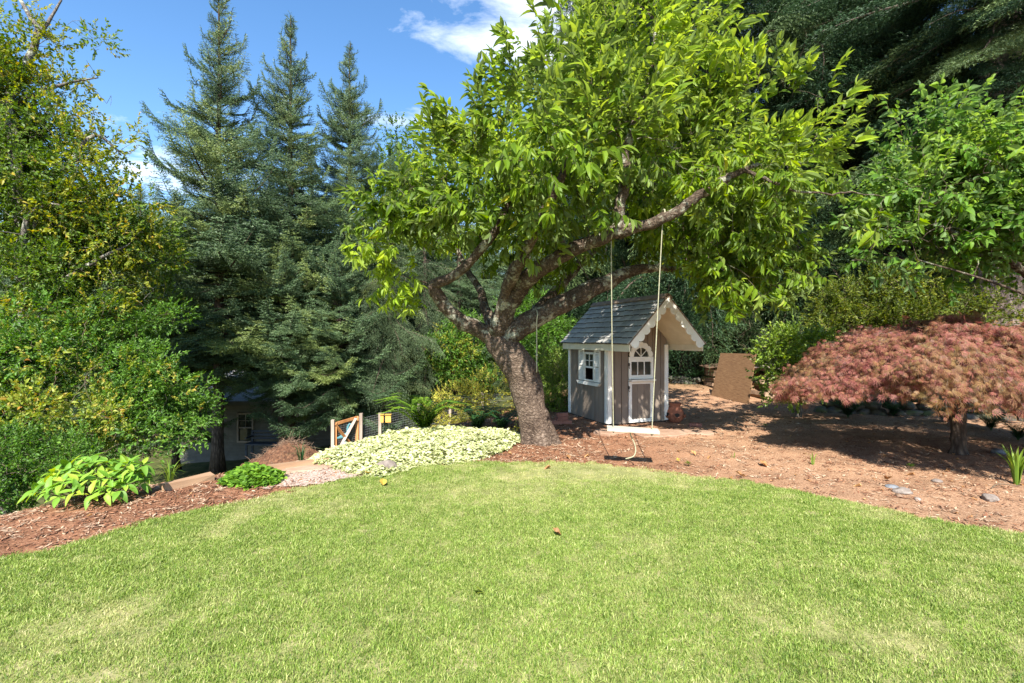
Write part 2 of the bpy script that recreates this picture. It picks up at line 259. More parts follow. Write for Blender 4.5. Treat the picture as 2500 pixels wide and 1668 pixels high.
# ------------------------------------------------------------------ terrain
PLAT = np.array([(-30, -30), (-9, -2), (-5.6, 2.4), (-4.35, 3.8), (-3.65, 4.75), (-3.1, 5.35), (-2.25, 6.0), (-1.8, 7.4), (-.6, 8.5), (.35, 9.7), (.9, 11.2), (2.4, 14), (5, 30), (200, 60), (200, -30)])
def sdist(xy, poly):
    xy = np.asarray(xy, float); d = np.full(len(xy), 1e9); ins = np.zeros(len(xy), bool); n = len(poly)
    for i in range(n):
        a, b = poly[i], poly[(i + 1) % n]; ab = b - a; t = np.clip(((xy - a) @ ab) / (ab @ ab), 0, 1); d = np.minimum(d, np.linalg.norm(xy - a - t[:, None] * ab, axis=1))
        c = (a[1] > xy[:, 1]) != (b[1] > xy[:, 1]); ins ^= c & (xy[:, 0] < (b[0] - a[0]) * (xy[:, 1] - a[1]) / (b[1] - a[1] + 1e-12) + a[0])
    return np.where(ins, -d, d)
def ground(xy):
    xy = np.asarray(xy, float).reshape(-1, 2); d = np.maximum(sdist(xy, PLAT), 0)
    D = np.interp(xy[:, 0], [-14, -9.5, -5, -1, 4, 12], [3.7, 3.3, 2.3, 1.6, 1.3, .8]); s = np.clip(d / 7.0, 0, 1); s = s * s * (3 - 2 * s) * .45 + .55 * np.clip(d / 6.0, 0, 1)
    z = -D * s; p3 = np.c_[xy, np.zeros(len(xy))]
    far = np.clip((xy[:, 1] - 30) / 120, 0, 1); z = z - far * 3
    rise = np.clip((xy[:, 1] - 11.5) / 14, 0, 1) * np.clip((xy[:, 0] - 2.5) / 4, 0, 1) * 1.0
    return z + rise + (fbm(p3, .9, 3) - .5) * .10 * np.clip((np.hypot(xy[:, 0], xy[:, 1]) - 3) / 4, 0.1, 1) + (fbm(p3, 5, 9) - .5) * .03
def gz(x, y): return float(ground([(x, y)])[0])
LAWN_PX = [(0, 1374), (160, 1338), (320, 1289), (480, 1254), (640, 1217), (745, 1193), (850, 1176), (957, 1158), (1064, 1142), (1170, 1132), (1383, 1131), (1490, 1137), (1575, 1148), (1650, 1160), (1810, 1176), (1968, 1208), (2128, 1240), (2287, 1277), (2500, 1311)]
edge = [(-9.5, -4.0), (-6.2, .2), (-4.6, 2.1)] + [G(*p) for p in LAWN_PX] + [(5.3, 3.0), (7.5, 1.6), (11, -4)]
LAWN = curve(np.array([(x, y, 0) for x, y in edge]), 260)[:, :2]
def build_ground():
    gx = np.unique(np.concatenate([np.linspace(-12, 12, 241), np.sign(np.linspace(-1, 1, 81)) * (12 + 388 * np.abs(np.linspace(-1, 1, 81)) ** 2.5)]))
    gy = np.unique(np.concatenate([np.linspace(-2, 14, 161), np.linspace(14, 30, 60), 30 + 570 * np.linspace(0, 1, 40) ** 2.2, -2 - 60 * np.linspace(0, 1, 14) ** 2]))
    X, Y = np.meshgrid(gx, gy); xy = np.c_[X.ravel(), Y.ravel()]; z = ground(xy)
    ld = sdist(xy, LAWN); z = z - np.clip(-ld * 4, 0, 1) * .05
    n, m = len(gx), len(gy); Fc = [(j * n + i, j * n + i + 1, (j + 1) * n + i + 1, (j + 1) * n + i) for j in range(m - 1) for i in range(n - 1)]
    mt, nt, out = newmat('soil'); b = nod(nt, 'ShaderNodeBsdfPrincipled'); ln(nt, b.outputs[0], out.inputs[0]); b.inputs['Roughness'].default_value = .9; b.inputs['Specular IOR Level'].default_value = .15
    v = world_pos(nt); fine = ramp(nt, noise(nt, 38, 8, .75, v), [(.30, (.06, .024, .014)), (.46, (.18, .08, .042)), (.58, (.29, .145, .08)), (.74, (.46, .31, .20))])
    dust = ramp(nt, noise(nt, 55, 8, .75, v), [(.32, (.12, .06, .034)), (.47, (.28, .155, .088)), (.60, (.42, .26, .16)), (.78, (.56, .42, .31))])
    at = nod(nt, 'ShaderNodeAttribute', attribute_name='zone'); mx = nod(nt, 'ShaderNodeMix', data_type='RGBA'); ln(nt, at.outputs['Fac'], mx.inputs[0]); ln(nt, fine, mx.inputs[6]); ln(nt, dust, mx.inputs[7])
    wood = ramp(nt, noise(nt, 2.5, 8, .7, v), [(.3, (.03, .035, .012)), (.5, (.075, .085, .025)), (.7, (.13, .10, .05))])
    a2 = nod(nt, 'ShaderNodeAttribute', attribute_name='wild'); m2 = nod(nt, 'ShaderNodeMix', data_type='RGBA'); ln(nt, a2.outputs['Fac'], m2.inputs[0]); hv = nod(nt, 'ShaderNodeHueSaturation'); ln(nt, mx.outputs[2], hv.inputs['Color']); ln(nt, mth(nt, 'ADD', mth(nt, 'MULTIPLY', noise(nt, 1.7, 6, .65, v), 1.5), .28), hv.inputs['Value']); ln(nt, hv.outputs[0], m2.inputs[6]); ln(nt, wood, m2.inputs[7]); ln(nt, m2.outputs[2], b.inputs['Base Color'])
    bn = nod(nt, 'ShaderNodeBump'); bn.inputs['Strength'].default_value = .8; bn.inputs['Distance'].default_value = .02; ln(nt, noise(nt, 45, 9, .8, v), bn.inputs['Height']); ln(nt, bn.outputs[0], b.inputs['Normal'])
    me = mkmesh(np.c_[xy, z], Fc, mt, smooth=True)
    zone = np.clip((xy[:, 0] - 1.2 + (fbm(np.c_[xy, z], .7, 5) - .5) * 2.0) / 1.4, 0, 1)
    wild = np.clip((sdist(xy, PLAT) - .6) / 1.5, 0, 1); wild = np.maximum(wild, np.clip((xy[:, 1] - 13) / 4, 0, 1))
    for nm, a in (('zone', zone), ('wild', wild)): me.attributes.new(nm, 'FLOAT', 'POINT').data.foreach_set('value', a.astype(np.float32))
    tagit(link('ground', me), 'reddish bark soil and woodland ground around the lawn', kind='structure')
    # lawn sheet
    gx = np.arange(-7, 7, .12); gy = np.arange(-3, 6.2, .12); X, Y = np.meshgrid(gx, gy); xy = np.c_[X.ravel(), Y.ravel()]; d = sdist(xy, LAWN)
    z = ground(xy) + .004 + np.clip((-d) * .4, 0, .012) * 1.0; n = len(gx); keep = d < .02
    Fc = [(j * n + i, j * n + i + 1, (j + 1) * n + i + 1, (j + 1) * n + i) for j in range(len(gy) - 1) for i in range(n - 1) if keep[j * n + i] and keep[j * n + i + 1] and keep[(j + 1) * n + i] and keep[(j + 1) * n + i + 1]]
    lm = solid('turf_base', [(.3, (.12, .13, .035)), (.5, (.22, .22, .08)), (.7, (.36, .31, .16))], 3.0, bump=.6, bscale=60, bdist=.02, rough=.9)
    tagit(link('lawn', mkmesh(np.c_[xy, z], Fc, lm, smooth=True)), 'mown lawn with a curved edge', kind='structure')
build_ground()

# ------------------------------------------------------------------ scattering of sprigs, blades and sprays (one object each)
def make_group():
    g = bpy.data.node_groups.new('scatter', 'GeometryNodeTree')
    g.interface.new_socket('Geometry', in_out='INPUT', socket_type='NodeSocketGeometry'); g.interface.new_socket('Geometry', in_out='OUTPUT', socket_type='NodeSocketGeometry')
    i = g.nodes.new('NodeGroupInput'); o = g.nodes.new('NodeGroupOutput')
    def na(n, t): a = g.nodes.new('GeometryNodeInputNamedAttribute'); a.data_type = t; a.inputs[0].default_value = n; return a.outputs[0]
    s = g.nodes.new('GeometryNodeSeparateGeometry'); s.domain = 'POINT'; g.links.new(i.outputs[0], s.inputs[0]); g.links.new(na('tpl', 'BOOLEAN'), s.inputs[1])
    sp = g.nodes.new('GeometryNodeSplitToInstances'); sp.domain = 'POINT'; g.links.new(s.outputs[0], sp.inputs[0]); g.links.new(na('tid', 'INT'), sp.inputs['Group ID'])
    ip = g.nodes.new('GeometryNodeInstanceOnPoints'); g.links.new(s.outputs[1], ip.inputs['Points']); g.links.new(sp.outputs[0], ip.inputs['Instance'])
    ip.inputs['Pick Instance'].default_value = True; g.links.new(na('tid', 'INT'), ip.inputs['Instance Index'])
    er = g.nodes.new('FunctionNodeEulerToRotation'); g.links.new(na('rot', 'FLOAT_VECTOR'), er.inputs[0]); g.links.new(er.outputs[0], ip.inputs['Rotation']); g.links.new(na('scl', 'FLOAT_VECTOR'), ip.inputs['Scale'])
    g.links.new(ip.outputs[0], o.inputs[0]); return g
SCATTER = make_group()
def frames(D, U=None):     # rotation matrices with y along D and z near U
    D = unit(D); U = np.broadcast_to(np.array([0, 0, 1.]) if U is None else U, D.shape); X = np.cross(D, U); bad = np.linalg.norm(X, axis=1) < 1e-3; X[bad] = (1, 0, 0); X = unit(X); Zc = np.cross(X, D); return np.stack([X, D, Zc], 2)
def eulers(Mx): return np.stack([np.arctan2(Mx[:, 2, 1], Mx[:, 2, 2]), -np.arcsin(np.clip(Mx[:, 2, 0], -1, 1)), np.arctan2(Mx[:, 1, 0], Mx[:, 0, 0])], 1)
def scatter(name, parent, tpls, pts, Mx, scl, mats, tint=None, tid=None, kind='stuff'):
    pts = np.asarray(pts, float); N = len(pts); V = []; Fc = []; mi = []; n = 0; T = []
    for k, t in enumerate(tpls):
        v = np.concatenate(t.v); V.append(v); Fc += [tuple(a + n for a in f) for f in t.f]; mi += t.m; T.append(np.full(len(v), k)); n += len(v)
    me = mkmesh(np.concatenate(V + [pts]), Fc, mats, mi, False, name)
    def at(nm, ty, a, key='value'): me.attributes.new(nm, ty, 'POINT').data.foreach_set(key, a)
    tid = rng.integers(0, len(tpls), N) if tid is None else tid
    at('tpl', 'BOOLEAN', np.concatenate([np.ones(n, bool), np.zeros(N, bool)])); at('tid', 'INT', np.concatenate(T + [tid]).astype(np.int32))
    z3 = np.zeros((n, 3)); scl = np.asarray(scl, float); scl = np.repeat(scl[:, None], 3, 1) if scl.ndim == 1 else scl
    at('rot', 'FLOAT_VECTOR', np.concatenate([z3, eulers(Mx)]).astype(np.float32).ravel(), 'vector'); at('scl', 'FLOAT_VECTOR', np.concatenate([z3, scl]).astype(np.float32).ravel(), 'vector')
    at('tint', 'FLOAT', np.concatenate([np.zeros(n), np.zeros(N) if tint is None else tint]).astype(np.float32))
    o = link(name, me, parent); md = o.modifiers.new('scatter', 'NODES'); md.node_group = SCATTER
    if kind: o['kind'] = kind
    return o

# ---- templates
def leafV(L, w, fold=.25, droop=.3, seg=3, wave=0.0):
    """pointed leaf along +y, folded on the midrib and curving down; returns verts, faces"""
    ys = np.linspace(0, 1, seg + 2); V = []; Fc = []
    for t in ys:
        y = L * t; z = -droop * L * t * t; hw = w * .5 * (math.sin(math.pi * min(t ** .8, 1)) ** .8 if 0 < t < 1 else 0)
        V += [(-hw, y, z + hw * fold * 2 + wave * hw * math.sin(t * 9)), (0, y, z), (hw, y, z + hw * fold * 2 - wave * hw * math.sin(t * 9))]
    V = np.array(V); Fc = []
    for i in range(seg + 1):
        a = i * 3
        if i == 0: Fc += [(1, 5, 4), (1, 4, 3)]
        elif i == seg: Fc += [(a, a + 1, a + 4), (a + 1, a + 2, a + 4)]
        else: Fc += [(a, a + 1, a + 4, a + 3), (a + 1, a + 2, a + 5, a + 4)]
    used = sorted({i for f in Fc for i in f}); mp_ = {u: k for k, u in enumerate(used)}
    return V[used], [tuple(mp_[i] for i in f) for f in Fc]
def place(mb, VF, pos, d, up=None, s=1.0, m=0):
    V, Fc = VF; Mx = frames(np.array([d]), up)[0]; mb.add(V * s @ Mx.T + pos, Fc, m)
def sprig(L=.3, nl=12, ll=.1, lw=.045, spread=60, droop=.35, hang=.0, seg=3, twig=True, fold=.25, r=.0025, jit=.15, tipc=2):
    """a leafy shoot growing along +y; slot 0 leaf, slot 1 twig"""
    mb = MB(); pts = np.array([(0, 0, 0), (rng.normal(0, .04) * L, L * .35, rng.normal(0, .03) * L), (rng.normal(0, .08) * L, L * .7, rng.normal(0, .05) * L), (rng.normal(0, .1) * L, L, rng.normal(0, .08) * L)])
    c = curve(pts, 9)
    if twig: mb.tube(c[::2], np.linspace(r, r * .4, 5), 3, 1, cap=False)
    a = rng.uniform(0, 6.28)
    for i in range(nl):
        t = .15 + .85 * (i + .5) / nl; p = c[min(int(t * 8), 8)]; a += 2.4 if nl > 6 else 1.9
        sp = R(spread * rng.uniform(.75, 1.2)) * (1 - .35 * t); d = np.array([math.sin(sp) * math.cos(a), math.cos(sp), math.sin(sp) * math.sin(a) * .6 - hang]); d += rng.normal(0, jit, 3)
        place(mb, leafV(ll, lw, fold, droop * rng.uniform(.5, 1.4), seg), p, d, unit(np.array([rng.normal(0, .8), rng.normal(0, .6), 1.0])), rng.uniform(.5, 1.2) * (1 - .25 * t * (1 if i > nl * .75 else 0)))
    for k in range(tipc):
        place(mb, leafV(ll, lw, fold, droop * .4, seg), c[-1], np.array([rng.normal(0, .4), 1, rng.normal(.1, .3)]), unit(np.array([rng.normal(0, .4), -.2, 1.0])), rng.uniform(.5, .8))
    return mb
def needle_twig(mb, pts, nl, nw, per_m, m=0, up=.5, flat=.6, rtw=.003):
    pts = np.asarray(pts); seg = np.linalg.norm(np.diff(pts, axis=0), axis=1); L = seg.sum(); n = max(3, int(L * per_m)); ts = np.linspace(.05, 1, n) * (len(pts) - 1 - 1e-6)
    i = ts.astype(int); f = ts - i; p = pts[i] * (1 - f[:, None]) + pts[i + 1] * f[:, None]; T = unit(pts[i + 1] - pts[i])
    side = unit(np.cross(T, (0, 0, 1.)) + 1e-6); upv = np.cross(side, T); a = rng.uniform(0, 2 * math.pi, n)
    rad = side * np.cos(a)[:, None] + upv * (np.sin(a) * flat + up * .3)[:, None]
    d = unit(T * .75 + unit(rad) * .9); ln_ = nl * rng.uniform(.7, 1.2, n) * np.minimum(1, .55 + (1 - ts / len(pts)))
    w = unit(np.cross(d, T + rng.normal(0, .3, (n, 3)))) * nw * .5
    V = np.stack([p - w, p + w, p + d * ln_[:, None]], 1).reshape(-1, 3); mb.add(V, [(3 * k, 3 * k + 1, 3 * k + 2) for k in range(n)], m)
def conifer_branch(L, style='spruce', dens=1.0):
    """flat frond of a conifer along +y, z up; slot 0 needles, slot 1 wood"""
    mb = MB(); st = {'spruce': dict(sag=-.06, tip=.24, ang=50, nl=.050, nw=.017, per=80, hang=.22), 'hemlock': dict(sag=-.20, tip=-.22, ang=62, nl=.036, nw=.013, per=70, hang=1.35), 'fir': dict(sag=-.12, tip=-.02, ang=58, nl=.045, nw=.012, per=75, hang=.5)}[style]
    c = curve(np.array([(0, 0, 0), (0, L * .35, L * st['sag'] * .6), (rng.normal(0, .03) * L, L * .7, L * st['sag']), (rng.normal(0, .05) * L, L, L * (st['sag'] + st['tip']))]), 14)
    mb.tube(c[::2], np.linspace(.007 + L * .009, .003, len(c[::2])), 4, 1, cap=False); needle_twig(mb, c[8:], st['nl'], st['nw'], st['per'] * dens)
    k = int(L / .085 * 2 * min(1, dens ** .5)) ; s = 1
    for i in range(k):
        t = .10 + .88 * (i / k); j = t * 13; p = c[int(j)] + (c[min(int(j) + 1, 13)] - c[int(j)]) * (j % 1); s = -s
        l = L * (.42 * (1 - t) ** .7 + .05) * rng.uniform(.6, 1.15); l = min(l, .75); a = R(st['ang'] * rng.uniform(.8, 1.15)); h = st['hang'] * rng.uniform(.4, 1.3)
        d = unit(np.array([s * math.sin(a), math.cos(a), rng.normal(.05, .12)])); q = p + d * l * .5 + (0, 0, -h * l * .12); e = p + d * l * .92 + (0, 0, -h * l * .5)
        tw = np.array([p, p + d * l * .25, q, e]); needle_twig(mb, tw, st['nl'], st['nw'], st['per'] * dens)
        if style == 'hemlock' and rng.uniform() < .6:
            hl = rng.uniform(.12, .42); q0 = p + (e - p) * rng.uniform(.3, .9); needle_twig(mb, [q0, q0 + (rng.normal(0, .02), rng.normal(0, .02), -hl * .5), q0 + (rng.normal(0, .03), rng.normal(0, .03), -hl)], st['nl'] * .8, st['nw'], st['per'] * dens)
        if l > .16:
            for m_ in range(int(l / .085)):
                tt = .25 + .7 * m_ / (l / .085); pp = p + (e - p) * tt; s2 = 1 if m_ % 2 else -1; side = unit(np.cross(d, (0, 0, 1.))) * s2; l2 = l * .38 * (1 - tt * .6) * rng.uniform(.7, 1.2)
                d2 = unit(d * .75 + side * .7 + (0, 0, -h * .5 if m_ % 3 else -.1 - h)); needle_twig(mb, [pp, pp + d2 * l2 * .5, pp + d2 * l2 + (0, 0, -h * l2 * .2)], st['nl'], st['nw'], st['per'] * dens)
    return mb
TPL = {}
for st in ('spruce', 'hemlock', 'fir'):
    TPL[st] = [conifer_branch(l, st) for l in (.8, .8, 1.5, 1.5, 2.6, 2.6)]
TPL['spruce_far'] = [conifer_branch(l, 'spruce', .55) for l in (.8, .8, 1.5, 1.5, 2.6, 2.6)]
TL = np.array([.8, .8, 1.5, 1.5, 2.6, 2.6])

def conifer(name, label, x, y, H, Rb, style='spruce', mat='spruce', h0=2.0, r0=.17, z0=None, seed=0, whorl=.30, nb=6, top_up=48, low=-14, taper=.85, group=None, tintp=.1, bark='conifer_bark', lean=(0, 0), hmin=0, tnoise=0, density=1.0, cat='conifer', fat=1.0):
    global rng; keep = rng; rng = np.random.default_rng(seed + 100); z = gz(x, y) - .1 if z0 is None else z0
    root = empty(name, (x, y, z), label, cat, group)
    k = 24; hh = np.linspace(0, H, k); ctr = np.c_[lean[0] * (hh / H) ** 1.5 + np.cumsum(rng.normal(0, .01, k)), lean[1] * (hh / H) + np.cumsum(rng.normal(0, .01, k)), hh]
    rr = r0 * (1 - hh / H) ** .85 + .012; rr[0] *= 1.35; MB().tube(ctr, rr, 10, 0, .04).build('trunk', M[bark], root, smooth=True)
    P_, D_, Sc, Ti, tn = [], [], [], [], []; h = h0
    while h < H - .1:
        t = (h - h0) / (H - h0); L0 = Rb * ((1 - t) ** taper) * min(1, .55 + t * 3) + .15; az0 = rng.uniform(0, 6.28); el0 = low + (top_up - low) * t ** 1.2; n = nb if t < .85 else max(4, nb - 2)
        for b in range(n):
            if rng.uniform() > density: continue
            az = az0 + b * 6.283 / n + rng.normal(0, .25); L = L0 * (rng.uniform(.5, 1.0) if rng.uniform() < .72 else rng.uniform(1.0, 1.5)); L *= 1 + .25 * (fbm(np.array([[az * 1.2, h * .5, seed]]), 1, 2)[0] - .5) * 2
            el = R(el0 + rng.normal(0, 9)); hz = h + rng.normal(0, .08); i = np.interp(hz, hh, np.arange(k)); c = ctr[int(i)]
            d = np.array([math.cos(az) * math.cos(el), math.sin(az) * math.cos(el), math.sin(el)]); P_.append([c[0], c[1], hz]); D_.append(d)
            j = int(np.argmin(np.abs(TL - L))); j = min(j + rng.integers(0, 2), 5); Ti.append(j); s = L / TL[j]; Sc.append([s * fat * max(1, .8 / s if s < .8 else 1), s, s]); tn.append(rng.uniform(.3, 1) if rng.uniform() < tintp else 0)
        h += whorl * (1.25 - .6 * t) * rng.uniform(.75, 1.25)
    # leader
    for q in range(3): P_.append([ctr[-1][0], ctr[-1][1], H - .35 - q * .25]); D_.append([rng.normal(0, .12), rng.normal(0, .12), 1.]); Ti.append(0); Sc.append([.45 + q * .15, .6 + q * .1, .5]); tn.append(0)
    D_ = np.array(D_); Mx = frames(D_, unit(np.array([0, 0, 1.]) + rng.normal(0, .18, D_.shape)))
    scatter('crown', root, TPL[style], P_, Mx, np.array(Sc), [M[mat], M[bark]], np.array(tn), np.array(Ti)); rng = keep; return root
def dup(root, loc, rz, s, label):
    r = root.copy(); C.objects.link(r); r.location = loc; r.rotation_euler = (0, 0, rz); r.scale = (s, s, s); r['label'] = label
    for ch in list(root.children):
        c = ch.copy(); C.objects.link(c); c.parent = r
        for g in list(ch.children): d = g.copy(); C.objects.link(d); d.parent = c
    return r
# ------------------------------------------------------------------ broadleaf growth
def grow(nodes, rads, targets, step=.28, sag=.10):
    """connect each target to the nearest wood; returns list of paths (start radius scale), from thick to thin"""
    nodes = [np.array(n) for n in nodes]; rads = list(rads); paths = []; targets = np.asarray(targets); arr = np.array(nodes)
    d0 = np.array([np.min(np.linalg.norm(arr - t, axis=1)) for t in targets])
    for t in targets[np.argsort(d0)]:
        arr = np.array(nodes); d = np.linalg.norm(arr - t, axis=1) - np.array(rads) * 2; i = int(np.argmin(d)); a = arr[i]; D = np.linalg.norm(t - a)
        if D < .05: continue
        n = max(3, int(D / step) + 1); s = np.linspace(0, 1, n)[:, None]; mid = np.array([rng.normal(0, .10) * D, rng.normal(0, .10) * D, sag * D]); pth = a + (t - a) * s + mid * (4 * s * (1 - s)) * .5 + np.r_[np.zeros((1, 3)), rng.normal(0, .015, (n - 1, 3))]
        r1 = min(rads[i] * .7, .006 + .011 * D); rr = np.linspace(r1, .0035, n); paths.append((pth, rr))
        for q, r in zip(pth[1:], rr[1:]): nodes.append(q); rads.append(r)
    return paths
def in_lumps(lumps, n, shell=.0, noisy=.35, seed=0):
    lumps = np.array(lumps, float); vol = lumps[:, 3] * lumps[:, 4] * lumps[:, 5]; w = vol ** .75; k = rng.choice(len(lumps), n, p=w / w.sum()); d = unit(rng.normal(size=(n, 3))); r = rng.uniform(shell ** 3, 1, n) ** (1 / 3)
    p = lumps[k, :3] + d * r[:, None] * lumps[k, 3:6]; p += d * ((fbm(p, 1.6, seed) - .5) * 2 * noisy)[:, None] * lumps[k, 3:6]; return p, unit(d / lumps[k, 3:6]), k
def clumps(lumps, n, r, noisy, seed):
    c, d, k = in_lumps(lumps, n, .35, noisy, seed); L = np.array(lumps, float)[k]; s = L[:, 3:6].mean(1, keepdims=True) * r * rng.uniform(.6, 1.4, (n, 1)); return np.hstack([c, s * (1.25, 1.25, .75)])
def lump_px(px, py, Z, rx, ry, rz): c = P(px, py, Z); return (*c, rx * Z / F, rz * Z / F, ry * Z / F)

sprigs = dict(
    small=[sprig(.26, 13, .062, .034, 62, .2, seg=2) for _ in range(5)],
    tiny=[sprig(.22, 14, .042, .024, 60, .15, seg=1) for _ in range(5)],
    mid=[sprig(.30, 11, .085, .048, 60, .3, seg=2) for _ in range(5)],
    cherry=[sprig(.36, 11, .16, .060, 62, .5, .25, seg=3, fold=.35) for _ in range(6)] + [sprig(.32, 11, .17, .058, 75, .5, .85, seg=3, fold=.4) for _ in range(4)],
    round=[sprig(.42, 13, .105, .056, 72, .45, .30, seg=3) for _ in range(6)])
def bush(name, label, lumps, n, kind, mat, cat='shrub', group=None, base=None, seed=1, tint=None, up=.35, size=1.0, stems=30, bark='twig', shell=.55, noisy=.35, woodr=.02, trunk=None, hang=0, zmin=None, clump=0, clr=.3):
    global rng; keep = rng; rng = np.random.default_rng(seed * 13 + 5); lumps = np.array(lumps, float)
    if base is None: base = (lumps[:, 0].mean(), lumps[:, 1].mean()); base = (*base, gz(*base))
    base = np.array(base, float); root = empty(name, tuple(base), label, cat, group)
    if clump: sub = clumps(lumps, clump, clr, noisy, seed); p, d, k = in_lumps(sub, n, .5, .3, seed)
    else: p, d, k = in_lumps(lumps, n, shell, noisy, seed)
    if zmin is not None: g = ground(p[:, :2]) + zmin; ok = p[:, 2] > g; p, d = p[ok], d[ok]
    dd = unit(d + np.array([0, 0, up]) + rng.normal(0, .35, d.shape) - np.array([0, 0, hang])); Mx = frames(dd, unit(np.array([0, 0, 1.]) + rng.normal(0, .3, dd.shape)))
    tn = None if tint is None else tint(p)
    # wood
    sp, _, _ = in_lumps(lumps, stems, 0, .1, seed + 1); wood = MB()
    if trunk is None: nodes = [base + (0, 0, .0)]; rads = [woodr * 1.2]
    else:
        nodes, rads = [], []
        for tr, (ra, rb) in trunk:
            c = curve(np.array(tr), 14); r = np.linspace(ra, rb, 14) * (1 + rng.normal(0, .03, 14)); tm = MB().tube(c - base, r, 9, 0, .05); tm.build('trunk' if tr is trunk[0][0] else 'limb', M[bark], root, smooth=True); nodes += list(c[3:]); rads += list(r[3:])
    for pth, rr in grow(nodes, rads, sp, .3): wood.tube(pth - base, np.maximum(rr, .004), 4, cap=False)
    w = wood.build('branches', M[bark], root, smooth=True); w['kind'] = 'stuff'
    scatter('foliage', root, sprigs[kind], p - base, Mx, rng.uniform(.7, 1.25, len(p)) * size, [M[mat], M['twig']], tn); rng = keep; return root

